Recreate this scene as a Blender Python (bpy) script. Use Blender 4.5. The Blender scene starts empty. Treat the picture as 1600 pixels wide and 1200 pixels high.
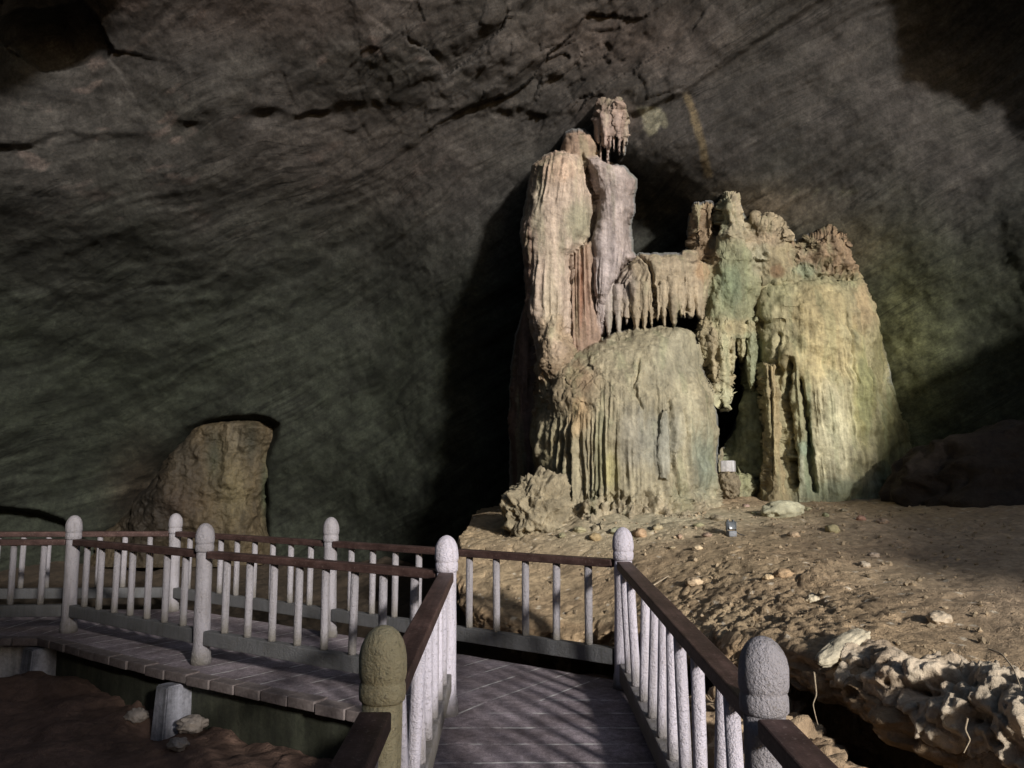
import bpy, math, random
import numpy as np
from mathutils import Vector

random.seed(7)
rng = np.random.RandomState(11)
scene = bpy.context.scene
COL = scene.collection

# ------------------------------------------------------------------ camera model
F = 1250.0; EYE = 1.55; PIT = math.radians(7.0)
cP, sP = math.cos(PIT), math.sin(PIT)

def at(u, v, Y):
    """world point seen at photo pixel (u, v) lying at world depth Y"""
    a = (np.asarray(u, float) - 800) / F; b = (600 - np.asarray(v, float)) / F
    t = Y / (cP - b * sP)
    return np.stack([a * t, np.broadcast_to(Y, np.shape(a * t)) * 1.0, EYE + (sP + b * cP) * t], -1)

def proj(P):
    d = P - np.array([0, 0, EYE])
    f = d[..., 1] * cP + d[..., 2] * sP
    up = -d[..., 1] * sP + d[..., 2] * cP
    f = np.where(f > 0.05, f, 0.05)
    return 800 + F * d[..., 0] / f, 600 - F * up / f

# ------------------------------------------------------------------ noise
_perm = np.random.RandomState(3).permutation(512)
_perm = np.concatenate([_perm, _perm, _perm])
_grad = np.random.RandomState(5).normal(size=(512, 3)); _grad /= np.linalg.norm(_grad, axis=1)[:, None]

def _h(i, j, k):
    return _perm[_perm[_perm[i & 511] + (j & 511)] + (k & 511)] & 511

def noise(P):
    P = np.asarray(P, float)
    i = np.floor(P).astype(int); f = P - i
    w = f * f * f * (f * (f * 6 - 15) + 10)
    out = 0
    for dx in (0, 1):
        wx = w[..., 0] if dx else 1 - w[..., 0]
        for dy in (0, 1):
            wy = w[..., 1] if dy else 1 - w[..., 1]
            for dz in (0, 1):
                wz = w[..., 2] if dz else 1 - w[..., 2]
                g = _grad[_h(i[..., 0] + dx, i[..., 1] + dy, i[..., 2] + dz)]
                d = g[..., 0] * (f[..., 0] - dx) + g[..., 1] * (f[..., 1] - dy) + g[..., 2] * (f[..., 2] - dz)
                out = out + d * wx * wy * wz
    return out * 1.6

def fbm(P, o=4, g=0.5):
    s = 0; a = 1.0; P = np.asarray(P, float)
    for k in range(o):
        s = s + a * noise(P + 17.3 * k); a *= g; P = P * 2.03
    return s

def ridged(P, o=3):
    s = 0; a = 1.0; P = np.asarray(P, float)
    for k in range(o):
        s = s + a * (1 - 2 * np.abs(noise(P + 9.1 * k))); a *= 0.5; P = P * 2.1
    return s

def voro(P):
    """F1, F2 distances and a random number per cell"""
    P = np.asarray(P, float)
    i = np.floor(P).astype(int); f = P - i
    d1 = np.full(P.shape[:-1], 9.0); d2 = np.full(P.shape[:-1], 9.0); c = np.zeros(P.shape[:-1])
    for dx in (-1, 0, 1):
        for dy in (-1, 0, 1):
            for dz in (-1, 0, 1):
                h = _h(i[..., 0] + dx, i[..., 1] + dy, i[..., 2] + dz)
                q = _grad[h] * 0.45 + 0.5 + np.array([dx, dy, dz])
                d = np.linalg.norm(q - f, axis=-1)
                m = d < d1
                d2 = np.where(m, d1, np.minimum(d2, d)); c = np.where(m, h / 512.0, c); d1 = np.where(m, d, d1)
    return d1, d2, c

def smooth(a, b, x):
    t = np.clip((x - a) / (b - a), 0, 1); return t * t * (3 - 2 * t)

class RBF:
    def __init__(s, X, V, e=0.05):
        s.X = np.asarray(X, float); s.e = e; n = len(s.X)
        V = np.asarray(V, float)
        A = np.sqrt(((s.X[:, None] - s.X[None]) ** 2).sum(-1) + e * e)
        s.m = V.mean(); s.w = np.linalg.solve(A, V - s.m)
    def __call__(s, Q):
        sh = Q.shape[:-1]; Q = Q.reshape(-1, Q.shape[-1]); out = np.zeros(len(Q))
        for x, w in zip(s.X, s.w):
            out += w * np.sqrt(((Q - x) ** 2).sum(-1) + s.e ** 2)
        return (out + s.m).reshape(sh)

# ------------------------------------------------------------------ objects
def link(name, me, mat=None, parent=None, smooth_sh=True):
    o = bpy.data.objects.new(name, me); COL.objects.link(o)
    if mat: me.materials.append(mat)
    if smooth_sh:
        me.polygons.foreach_set('use_smooth', [True] * len(me.polygons))
    if parent: o.parent = parent
    return o

def mesh(V, Fc, C=None, name='m'):
    me = bpy.data.meshes.new(name)
    V = np.asarray(V, float)
    me.from_pydata(V.tolist(), [], Fc if isinstance(Fc, list) else Fc.tolist())
    if C is not None:
        a = me.color_attributes.new('Col', 'FLOAT_COLOR', 'POINT')
        c4 = np.ones((len(V), 4), np.float32); c4[:, :3] = C
        a.data.foreach_set('color', c4.ravel())
    me.update()
    return me

def grid_faces(nu, nv, wrap=False):
    """vertex index = i*nv + j ; i wraps if wrap"""
    ni = nu if wrap else nu - 1
    I, J = np.meshgrid(np.arange(ni), np.arange(nv - 1), indexing='ij')
    I2 = (I + 1) % nu
    return np.stack([I * nv + J, I2 * nv + J, I2 * nv + J + 1, I * nv + J + 1], -1).reshape(-1, 4)

def tag(o, label=None, cat=None, group=None, kind=None):
    if label: o['label'] = label
    if cat: o['category'] = cat
    if group: o['group'] = group
    if kind: o['kind'] = kind
    return o

def empty(name, loc=(0, 0, 0)):
    o = bpy.data.objects.new(name, None); COL.objects.link(o); o.location = loc; o.empty_display_size = 0.1
    return o

# ------------------------------------------------------------------ materials
def mat(name):
    m = bpy.data.materials.new(name); m.use_nodes = True
    nt = m.node_tree; b = nt.nodes['Principled BSDF']
    return m, nt, b

def N(nt, t, **kw):
    n = nt.nodes.new(t)
    for k, v in kw.items():
        if k in n.inputs: n.inputs[k].default_value = v
        else: setattr(n, k, v)
    return n

def mix(nt, a, b, f, mode='MIX'):
    n = nt.nodes.new('ShaderNodeMix'); n.data_type = 'RGBA'; n.blend_type = mode
    for i, x in ((0, f), (6, a), (7, b)):
        if hasattr(x, 'is_output') or isinstance(x, bpy.types.NodeSocket): nt.links.new(x, n.inputs[i])
        elif i == 0: n.inputs[0].default_value = x
        else: n.inputs[i].default_value = (*x, 1)
    return n.outputs[2]

def ramp(nt, x, pts):
    r = nt.nodes.new('ShaderNodeValToRGB'); nt.links.new(x, r.inputs[0])
    e = r.color_ramp.elements
    e[0].position = pts[0][0]; e[0].color = (*[pts[0][1]] * 3, 1) if not isinstance(pts[0][1], tuple) else (*pts[0][1], 1)
    e[1].position = pts[-1][0]; e[1].color = (*[pts[-1][1]] * 3, 1) if not isinstance(pts[-1][1], tuple) else (*pts[-1][1], 1)
    for p, c in pts[1:-1]:
        k = e.new(p); k.color = (*[c] * 3, 1) if not isinstance(c, tuple) else (*c, 1)
    return r.outputs[0]

def coords(nt, scale=(1, 1, 1), rot=(0, 0, 0)):
    tc = nt.nodes.new('ShaderNodeTexCoord'); mp = nt.nodes.new('ShaderNodeMapping')
    mp.inputs['Scale'].default_value = scale; mp.inputs['Rotation'].default_value = rot
    nt.links.new(tc.outputs['Object'], mp.inputs[0]); return mp.outputs[0]

def bedded(nt, scale, slope=0.50, dip=0.10):
    tc = nt.nodes.new('ShaderNodeTexCoord')
    wn = nt.nodes.new('ShaderNodeTexNoise'); wn.inputs['Scale'].default_value = 0.35; wn.inputs['Detail'].default_value = 2
    nt.links.new(tc.outputs['Object'], wn.inputs['Vector'])
    sc = nt.nodes.new('ShaderNodeVectorMath'); sc.operation = 'SCALE'; sc.inputs['Scale'].default_value = 0.45
    nt.links.new(wn.outputs['Color'], sc.inputs[0])
    ad = nt.nodes.new('ShaderNodeVectorMath'); ad.operation = 'ADD'
    nt.links.new(tc.outputs['Object'], ad.inputs[0]); nt.links.new(sc.outputs[0], ad.inputs[1])
    m1 = nt.nodes.new('ShaderNodeMapping'); m1.inputs['Rotation'].default_value = (dip, slope, 0)
    m2 = nt.nodes.new('ShaderNodeMapping'); m2.inputs['Scale'].default_value = scale
    nt.links.new(ad.outputs[0], m1.inputs[0]); nt.links.new(m1.outputs[0], m2.inputs[0]); return m2.outputs[0]

def tex(nt, vec, scale, detail=6, rough=0.6, dist=0.0):
    n = N(nt, 'ShaderNodeTexNoise'); n.inputs['Scale'].default_value = scale
    n.inputs['Detail'].default_value = detail; n.inputs['Roughness'].default_value = rough
    n.inputs['Distortion'].default_value = dist
    nt.links.new(vec, n.inputs['Vector']); return n.outputs['Fac']

def bump(nt, b, chain):
    prev = None
    for h, s, d in chain:
        n = nt.nodes.new('ShaderNodeBump'); n.inputs['Strength'].default_value = s; n.inputs['Distance'].default_value = d
        nt.links.new(h, n.inputs['Height'])
        if prev: nt.links.new(prev, n.inputs['Normal'])
        prev = n.outputs[0]
    nt.links.new(prev, b.inputs['Normal'])

def rock_material(name, strata=False, flute=False, rough=0.85, contrast=(0.55, 1.4), bs=1.0, clods=False):
    m, nt, b = mat(name)
    at_ = nt.nodes.new('ShaderNodeAttribute'); at_.attribute_name = 'Col'
    col = at_.outputs['Color']
    v = coords(nt)
    n1 = tex(nt, v, 3.0, 8, 0.65)
    n2 = tex(nt, v, 16.0, 6, 0.7)
    col = mix(nt, col, ramp(nt, n1, [(0.3, contrast[0]), (0.7, contrast[1])]), 1.0, 'MULTIPLY')
    col = mix(nt, col, ramp(nt, n2, [(0.3, 0.72), (0.7, 1.25)]), 1.0, 'MULTIPLY')
    ch = []
    if strata:
        # bedding: very long along the dip, thin across it
        vs = bedded(nt, (0.16, 0.16, 4.5))
        s1 = tex(nt, vs, 1.0, 9, 0.68, 0.3)
        vs2 = bedded(nt, (0.5, 0.5, 17.0), 0.53)
        s2 = tex(nt, vs2, 1.0, 6, 0.7, 0.25)
        col = mix(nt, col, ramp(nt, s1, [(0.28, 0.74), (0.5, 0.98), (0.72, 1.32)]), 1.0, 'MULTIPLY')
        col = mix(nt, col, ramp(nt, s2, [(0.3, 0.88), (0.7, 1.13)]), 1.0, 'MULTIPLY')
        vl = bedded(nt, (0.10, 0.10, 2.6), 0.51); l1 = tex(nt, vl, 1.0, 4, 0.55, 0.15)
        vl2 = bedded(nt, (0.22, 0.22, 6.5), 0.50, 0.13); l2 = tex(nt, vl2, 1.0, 4, 0.6, 0.15)
        fade = ramp(nt, tex(nt, v, 0.9, 4, 0.6), [(0.41, 0.08), (0.63, 0.9)])
        for ll, pts in ((l1, [(0.0, 1.0), (0.398, 1.0), (0.41, 0.5), (0.422, 1.0), (0.49, 1.05), (0.5, 0.45), (0.51, 1.0), (0.578, 1.0), (0.59, 0.5), (0.602, 1.0), (1.0, 1.0)]),
                        (l2, [(0.0, 1.0), (0.50, 1.0), (0.51, 0.72), (0.52, 1.08), (0.54, 1.0), (1.0, 1.0)])):
            li = mix(nt, (1, 1, 1), ramp(nt, ll, pts), fade)
            col = mix(nt, col, li, 1.0, 'MULTIPLY'); ch.append((li, 0.4 * bs, 0.04))
        g1 = tex(nt, v, 30.0, 6, 0.8)
        col = mix(nt, col, ramp(nt, g1, [(0.32, 0.66), (0.68, 1.38)]), 1.0, 'MULTIPLY')
        g2 = tex(nt, v, 7.0, 6, 0.75)
        col = mix(nt, col, ramp(nt, g2, [(0.33, 0.7), (0.67, 1.32)]), 1.0, 'MULTIPLY')
        ch += [(s1, 0.6 * bs, 0.08), (s2, 0.28 * bs, 0.02), (g1, 0.5 * bs, 0.02)]
    if flute:
        vf = coords(nt, (14, 14, 0.9)); f1 = tex(nt, vf, 1.0, 5, 0.6, 0.3)
        col = mix(nt, col, ramp(nt, f1, [(0.3, 0.7), (0.7, 1.2)]), 1.0, 'MULTIPLY')
        ch += [(f1, 0.5 * bs, 0.03)]
    if clods:
        vo = N(nt, 'ShaderNodeTexVoronoi'); vo.feature = 'DISTANCE_TO_EDGE'; vo.inputs['Scale'].default_value = 9.0
        wv = nt.nodes.new('ShaderNodeVectorMath'); wv.operation = 'ADD'
        nn = N(nt, 'ShaderNodeTexNoise'); nn.inputs['Scale'].default_value = 6.0; nt.links.new(v, nn.inputs['Vector'])
        nt.links.new(v, wv.inputs[0]); nt.links.new(nn.outputs['Color'], wv.inputs[1]); nt.links.new(wv.outputs[0], vo.inputs['Vector'])
        cr = ramp(nt, vo.outputs['Distance'], [(0.0, 0.0), (0.10, 1.0)])
        msk = ramp(nt, n1, [(0.42, 1.0), (0.6, 0.0)])
        cr2 = mix(nt, cr, (1, 1, 1), msk)
        ch += [(cr2, 0.5, 0.02)]
    ch += [(n1, 0.5 * bs, 0.10), (n2, 0.55 * bs, 0.03), (tex(nt, v, 70.0, 4, 0.7), 0.45 * bs, 0.008)]
    bump(nt, b, ch)
    nt.links.new(col, b.inputs['Base Color'])
    b.inputs['Roughness'].default_value = rough
    b.inputs['Specular IOR Level'].default_value = 0.25
    return m

M_WALL = rock_material('limestone wall', strata=True, rough=0.9, bs=0.55)
M_FLOW = rock_material('flowstone', flute=True, rough=0.7, contrast=(0.78, 1.2), bs=0.8)
M_CRUST = rock_material('rough calcite', rough=0.85, contrast=(0.6, 1.3), bs=1.3)
M_DIRT = rock_material('cave dirt', rough=0.95, contrast=(0.7, 1.25), bs=1.0, clods=True)
M_STONE = rock_material('loose stone', rough=0.9, contrast=(0.7, 1.25), bs=0.8)

def paint_material(name, c, rough_cast=1.0, stain=0.5, grime=0.75):
    m, nt, b = mat(name); v = coords(nt)
    oi = nt.nodes.new('ShaderNodeObjectInfo')
    n1 = tex(nt, v, 4.0, 6, 0.65); n2 = tex(nt, v, 130.0, 3, 0.6); n3 = tex(nt, v, 60.0, 4, 0.6)
    vd = coords(nt, (22, 22, 1.6)); dr = tex(nt, vd, 1.0, 5, 0.65)
    col = mix(nt, c, (c[0] * 0.62, c[1] * 0.60, c[2] * 0.55), ramp(nt, n1, [(0.42, 0.0), (0.75, stain)]))
    col = mix(nt, col, (c[0] * 0.50, c[1] * 0.48, c[2] * 0.42), ramp(nt, dr, [(0.50, 0.0), (0.72, 0.75)]))
    sx = nt.nodes.new('ShaderNodeSeparateXYZ'); tcz = nt.nodes.new('ShaderNodeTexCoord'); nt.links.new(tcz.outputs['Object'], sx.inputs[0])
    zz = nt.nodes.new('ShaderNodeMath'); zz.operation = 'MULTIPLY_ADD'; zz.inputs[1].default_value = 1.0
    nz_ = nt.nodes.new('ShaderNodeMath'); nz_.operation = 'MULTIPLY_ADD'; nz_.inputs[1].default_value = 0.5; nz_.inputs[2].default_value = -0.25
    nt.links.new(n1, nz_.inputs[0]); nt.links.new(sx.outputs[2], zz.inputs[0]); nt.links.new(nz_.outputs[0], zz.inputs[2])
    gr = ramp(nt, zz.outputs[0], [(0.0, grime), (0.16, 0.0)])
    col = mix(nt, col, (0.13, 0.115, 0.085), gr)
    sp = ramp(nt, n3, [(0.60, 0.0), (0.72, 0.6)])
    col = mix(nt, col, (0.14, 0.12, 0.09), sp)
    col = mix(nt, col, ramp(nt, oi.outputs['Random'], [(0.0, 0.88), (1.0, 1.06)]), 1.0, 'MULTIPLY')
    nt.links.new(col, b.inputs['Base Color'])
    b.inputs['Roughness'].default_value = 0.75
    b.inputs['Specular IOR Level'].default_value = 0.3
    bump(nt, b, [(n1, 0.25, 0.03), (n3, 0.75 * rough_cast, 0.016), (n2, 1.0 * rough_cast, 0.008)])
    return m

M_PAINT = paint_material('roughcast white paint', (0.62, 0.58, 0.66))
M_PAINT_DIM = paint_material('weathered paint dimmed for weak light', (0.33, 0.31, 0.335), 1.0, 0.7)  # same railing paint, its weaker light painted in as a darker tone
M_PAINT_SHADED = paint_material('paint tinted olive for shade', (0.54, 0.475, 0.31), 1.0)  # near left post: its olive shade is put into the paint colour
M_RAILBASE = paint_material('weathered rail paint darkened for shade', (0.125, 0.125, 0.13), 0.7, 0.9, 0.0)  # bottom rails: their shade is put into a darker base colour

def wood_material():
    m, nt, b = mat('brown painted handrail'); v = coords(nt)
    n1 = tex(nt, v, 7.0, 6, 0.7); n2 = tex(nt, v, 60.0, 4, 0.65)
    col = mix(nt, (0.034, 0.017, 0.014), (0.085, 0.050, 0.044), ramp(nt, n1, [(0.35, 0.0), (0.7, 1.0)]))
    col = mix(nt, col, (0.20, 0.155, 0.14), ramp(nt, n2, [(0.58, 0.0), (0.74, 0.7)]))
    n4 = tex(nt, coords(nt, (1.5, 20, 20)), 1.0, 6, 0.7)
    col = mix(nt, col, ramp(nt, n4, [(0.35, 0.6), (0.65, 1.45)]), 1.0, 'MULTIPLY')
    nt.links.new(col, b.inputs['Base Color']); b.inputs['Roughness'].default_value = 0.6
    b.inputs['Specular IOR Level'].default_value = 0.3
    bump(nt, b, [(n1, 0.2, 0.02), (n2, 0.35, 0.004)])
    return m
M_RAIL = wood_material()

def deck_material():
    m, nt, b = mat('worn deck tiles')
    uv = nt.nodes.new('ShaderNodeUVMap'); uv.uv_map = 'UVMap'
    br = N(nt, 'ShaderNodeTexBrick'); br.inputs['Scale'].default_value = 1.0
    br.inputs['Brick Width'].default_value = 60.0; br.inputs['Row Height'].default_value = 0.285
    br.inputs['Mortar Size'].default_value = 0.011; br.inputs['Mortar Smooth'].default_value = 0.35
    br.offset = 0.5
    wn = tex(nt, uv.outputs[0], 9.0, 3, 0.6)
    add = nt.nodes.new('ShaderNodeVectorMath'); add.operation = 'ADD'
    sc = nt.nodes.new('ShaderNodeVectorMath'); sc.operation = 'SCALE'; sc.inputs['Scale'].default_value = 0.02
    cmb = nt.nodes.new('ShaderNodeCombineXYZ'); nt.links.new(wn, cmb.inputs[0]); nt.links.new(wn, cmb.inputs[1])
    nt.links.new(cmb.outputs[0], sc.inputs[0]); nt.links.new(uv.outputs[0], add.inputs[0]); nt.links.new(sc.outputs[0], add.inputs[1])
    nt.links.new(add.outputs[0], br.inputs['Vector'])
    v = coords(nt)
    n1 = tex(nt, v, 2.2, 7, 0.7); n2 = tex(nt, v, 22.0, 5, 0.7); n3 = tex(nt, v, 140.0, 3, 0.6)
    base = mix(nt, (0.15, 0.12, 0.128), (0.37, 0.315, 0.345), ramp(nt, n1, [(0.36, 0.0), (0.68, 1.0)]))
    base = mix(nt, base, ramp(nt, n2, [(0.3, 0.6), (0.7, 1.35)]), 1.0, 'MULTIPLY')
    base = mix(nt, base, ramp(nt, n3, [(0.35, 0.7), (0.65, 1.25)]), 1.0, 'MULTIPLY')
    gm = ramp(nt, tex(nt, v, 4.5, 6, 0.7), [(0.44, 0.04), (0.58, 1.0)])
    mo = nt.nodes.new('ShaderNodeMath'); mo.operation = 'MULTIPLY'
    nt.links.new(br.outputs['Fac'], mo.inputs[0]); nt.links.new(gm, mo.inputs[1])
    col = mix(nt, base, (0.62, 0.60, 0.59), mo.outputs[0])
    nt.links.new(col, b.inputs['Base Color']); b.inputs['Roughness'].default_value = 0.8
    b.inputs['Specular IOR Level'].default_value = 0.3
    inv = nt.nodes.new('ShaderNodeMath'); inv.operation = 'SUBTRACT'; inv.inputs[0].default_value = 1
    nt.links.new(br.outputs['Fac'], inv.inputs[1])
    bump(nt, b, [(inv.outputs[0], 0.4, 0.006), (n2, 0.5, 0.012), (n3, 0.5, 0.004)])
    return m
M_DECK = deck_material()

def concrete(name, c1, c2, drip=True):
    m, nt, b = mat(name); v = coords(nt)
    n1 = tex(nt, v, 3.0, 7, 0.7); n2 = tex(nt, v, 30.0, 5, 0.7)
    col = mix(nt, c1, c2, ramp(nt, n1, [(0.35, 0.0), (0.68, 1.0)]))
    if drip:
        vd = coords(nt, (6, 6, 0.7)); d = tex(nt, vd, 1.0, 5, 0.6)
        col = mix(nt, col, ramp(nt, d, [(0.35, 0.5), (0.6, 1.15)]), 1.0, 'MULTIPLY')
    col = mix(nt, col, ramp(nt, n2, [(0.3, 0.75), (0.7, 1.25)]), 1.0, 'MULTIPLY')
    nt.links.new(col, b.inputs['Base Color']); b.inputs['Roughness'].default_value = 0.85
    bump(nt, b, [(n1, 0.3, 0.03), (n2, 0.5, 0.01)])
    return m
M_FASCIA = concrete('mossy concrete', (0.03, 0.033, 0.02), (0.065, 0.068, 0.045))
M_FASCIA_W = concrete('whitewashed concrete', (0.34, 0.33, 0.33), (0.55, 0.53, 0.54))
M_COPING = concrete('coping tile', (0.11, 0.085, 0.08), (0.25, 0.21, 0.20), False)
M_PIER = concrete('pale pier concrete', (0.13, 0.13, 0.14), (0.42, 0.42, 0.48))

def plain(name, c, rough=0.6, metal=0.0):
    m, nt, b = mat(name); v = coords(nt)
    n = tex(nt, v, 60.0, 4, 0.6)
    col = mix(nt, tuple(x * 0.75 for x in c), tuple(min(1, x * 1.2) for x in c), ramp(nt, n, [(0.35, 0.0), (0.65, 1.0)]))
    nt.links.new(col, b.inputs['Base Color'])
    b.inputs['Roughness'].default_value = rough; b.inputs['Metallic'].default_value = metal
    bump(nt, b, [(n, 0.2, 0.004)])
    return m
M_LAMP = plain('dark lamp housing', (0.06, 0.07, 0.08), 0.5)
M_LAMPG = plain('lamp glass', (0.12, 0.13, 0.14), 0.25)
M_LAMPB = plain('grey lamp foot', (0.20, 0.21, 0.23), 0.7)
M_CABLE = plain('cable', (0.03, 0.028, 0.025), 0.6)
M_ROOT = plain('dry root', (0.38, 0.31, 0.22), 0.9)

# ------------------------------------------------------------------ sun geometry
SUN_EL = math.radians(17.0)
hx, hy = 0.50, -0.8660          # horizontal direction towards the sun
TO_SUN = np.array([hx * math.cos(SUN_EL), hy * math.cos(SUN_EL), math.sin(SUN_EL)])

def beam(P):
    a = -hx * P[..., 0] - hy * P[..., 1]           # distance travelled away from the sun
    p = -hy * P[..., 0] + hx * P[..., 1]           # across the beam
    q = P[..., 2] * math.cos(SUN_EL) + a * math.sin(SUN_EL)
    return a, p, q

# ------------------------------------------------------------------ cave shell
def build_cave():
    dense = np.arange(-37, 37.001, 0.105)
    az = np.concatenate([np.arange(-180, -37, 1.6), dense, np.arange(37.6, 180, 1.2)])
    ed = np.arange(-6, 35.001, 0.105)
    el = np.concatenate([np.arange(-50, -6, 2.0), ed, np.arange(36, 90, 1.5), [89.7]])
    ctl = []
    def c(u, v, Y):
        P = at(u, v, Y) - np.array([0, 0, EYE]); r = np.linalg.norm(P); ctl.append((*(P / r), r))
    def d(a_, e_, r):
        a_, e_ = math.radians(a_), math.radians(e_)
        ctl.append((math.sin(a_) * math.cos(e_), math.cos(a_) * math.cos(e_), math.sin(e_), r))
    for u, v, Y in [(0, 840, 13), (200, 840, 14.2), (400, 840, 14.6), (560, 840, 14.4), (720, 840, 13.2), (860, 840, 12.6),
                    (0, 660, 12.2), (250, 660, 13.6), (500, 650, 13.8), (720, 640, 12.8), (860, 600, 12.4),
                    (0, 480, 11.2), (300, 470, 12.4), (600, 450, 13), (800, 400, 12.3),
                    (0, 300, 9.6), (300, 300, 11.0), (600, 280, 11.9), (800, 260, 12.0),
                    (0, 150, 9.0), (300, 150, 10.2), (600, 150, 11.0), (850, 170, 11.6), (955, 160, 11.3),
                    (0, 0, 8.2), (300, 0, 9.3), (600, 0, 10.0), (850, 0, 10.9), (1000, 60, 11.2),
                    (1040, 230, 11.3), (1040, 330, 12.4), (1100, 270, 11.6), (1180, 300, 11.7), (1300, 330, 11.7),
                    (1150, 130, 11.0), (1350, 150, 11.2), (1600, 150, 11.0), (1150, 0, 10.6), (1350, 0, 10.8), (1600, 0, 10.6),
                    (1450, 330, 11.3), (1600, 330, 10.9), (1300, 600, 12.2), (1450, 560, 11.7), (1600, 560, 11.2),
                    (1150, 600, 12.3), (1450, 760, 11.6), (1600, 760, 11.0)]:
        c(u, v, Y)
    for a_, e_, r in [(-45, -5, 13), (-45, 15, 11), (-45, 30, 8), (45, 0, 12.2), (45, 15, 12), (45, 30, 12.5), (38, 42, 12.0), (70, 42, 13), (15, 46, 13), (-90, 0, 11), (-90, 30, 8),
                      (90, 0, 13), (90, 30, 11), (135, 0, 12), (135, 30, 11), (180, 0, 9), (180, 30, 8), (-135, 0, 10), (-135, 30, 8),
                      (0, 50, 12.5), (-30, 48, 10.5), (-60, 55, 9.5), (60, 58, 12), (120, 55, 11), (180, 55, 10), (-120, 55, 9.5), (0, 90, 11),
                      (0, -40, 17), (-90, -40, 14), (90, -40, 16), (180, -40, 12)]:
        d(a_, e_, r)
    ctl = np.array(ctl)
    f = RBF(ctl[:, :3], ctl[:, 3], 0.10)
    A, Eg = np.meshgrid(np.radians(az), np.radians(el), indexing='ij')
    D = np.stack([np.sin(A) * np.cos(Eg), np.cos(A) * np.cos(Eg), np.sin(Eg)], -1)
    R = f(D)
    P = D * R[..., None] + np.array([0, 0, EYE])
    u, v = proj(P)
    front = (P[..., 1] > 2)
    # broad relief
    disp = 0.34 * fbm(P * 0.30 + 4, 2) + 0.07 * fbm(P * 1.1 + 2, 4) + 0.012 * fbm(P * 5.0, 3)
    # bedding ridges
    bn = np.array([-0.47, 0.10, 0.88])
    bc = P @ bn + 0.22 * fbm(P * 0.35 + 31, 2) + 0.05 * fbm(P * 1.5 + 3, 2)
    t1 = P @ np.array([0.88, 0, 0.47]); t2 = P[..., 1]
    B1 = np.stack([t1 * 0.14, t2 * 0.14, bc * 3.0], -1)
    B2 = np.stack([t1 * 0.35, t2 * 0.35, bc * 9.0], -1)
    disp += 0.055 * fbm(B1, 3) + 0.022 * fbm(B2, 3)
    # broken roof blocks in the middle of the roof
    blk = np.exp(-(((u - 800) / 260) ** 2 + ((v - 95) / 95) ** 2)) * front
    Pw = np.stack([t1 * 0.75, t2 * 0.6, bc * 1.9], -1) + 0.22 * fbm(P * 1.2, 2)[..., None]
    d1, d2, cc = voro(Pw)
    disp += blk * (0.34 * (cc - 0.55) - 0.05 * np.clip((d2 - d1) * 3, 0, 1))
    d1b, d2b, ccb = voro(Pw * 2.7 + 5)
    disp += (0.12 * blk) * (ccb - 0.5) + 0.05 * blk * ridged(P * 1.6, 3)
    blk2 = np.exp(-(((u - 60) / 140) ** 2 + ((v - 60) / 110) ** 2)) * front
    disp += blk2 * (0.7 + 0.35 * (cc - 0.5))
    # roof ledge running to the left, the surface below it recessed
    lv = np.interp(u, [-200, 0, 120, 230, 330, 400, 470, 560, 680, 800, 880], [250, 222, 212, 205, 190, 172, 168, 160, 175, 176, 168]) + 14 * fbm(P * 1.7 + 8, 3)
    led = smooth(-4, 10, v - lv) * np.exp(-np.clip(v - lv, 0, 400) / 60.0) * smooth(920, 820, u) * front
    disp += 0.13 * led * (0.6 + 0.8 * np.clip(fbm(P * 0.9 + 3, 2), -.6, .8))
    # dark crack pocket
    disp += 0.16 * np.exp(-(((u - 405) / 26) ** 2 + ((v - 183) / 14) ** 2)) * front
    # rib on the right of the broken roof
    rl = np.interp(u, [900, 1000, 1060, 1140, 1220, 1300], [190, 175, 148, 95, 40, -10])
    rb = smooth(-6, 8, v - rl) * np.exp(-np.clip(v - rl, 0, 400) / 55.0) * smooth(930, 1010, u) * smooth(1330, 1230, u) * front
    disp += 0.14 * rb
    # niche on the left
    nl = np.interp(v, [640, 652, 668, 690, 720, 760, 800, 840], [400, 330, 285, 262, 235, 200, 170, 140]) + 6 * fbm(P * 2.2, 2)
    nr = np.interp(v, [640, 652, 662, 680, 700, 725, 800, 840], [380, 420, 434, 432, 424, 415, 418, 420]) + 3 * fbm(P * 2.2 + 3, 2)
    ins = smooth(-6, 45, u - nl) * smooth(-5, 9, nr - u) * smooth(644, 662, v) * smooth(900, 860, v) * front
    disp += 0.42 * ins
    # undercut at the far left
    ul = np.interp(u, [-300, 0, 60, 100, 140], [780, 792, 798, 812, 850])
    disp += 0.55 * smooth(-3, 5, v - ul) * smooth(150, 95, u) * front
    # recess behind the tall column, deep shade pocket
    P = D * (R + disp)[..., None] + np.array([0, 0, EYE])
    # ---- stone colour, with reddish light above and greenish light below painted in
    up = smooth(520, 150, v) * front
    lowg = smooth(330, 620, v) * front
    base = np.array([0.0245, 0.0262, 0.0208])
    Cc = np.ones(P.shape) * base
    TONE = 0.74
    red = np.array([0.0405, 0.0365, 0.0335]); grn = np.array([0.0178, 0.0212, 0.0138])
    k = np.clip(up + 0.25 * fbm(P * 0.7, 3), 0, 1)[..., None]
    Cc = Cc * (1 - k) + red * k
    k = np.clip(lowg + 0.25 * fbm(P * 0.7 + 5, 3), 0, 1)[..., None] * 0.8
    Cc = Cc * (1 - k) + grn * k
    s = ridged(np.stack([t1 * 0.5, t2 * 0.5, bc * 5], -1), 3)
    Cc *= (1 + 0.22 * np.clip(s, -1.5, 1.5))[..., None]
    sp = smooth(0.45, 0.8, fbm(np.stack([t1 * 1.8, t2 * 1.8, bc * 6], -1) + 3, 4)) * smooth(420, 200, v) * smooth(760, 600, u)
    Cc = Cc * (1 - 0.6 * sp[..., None]) + np.array([0.13, 0.10, 0.088]) * 0.6 * sp[..., None]
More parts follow.
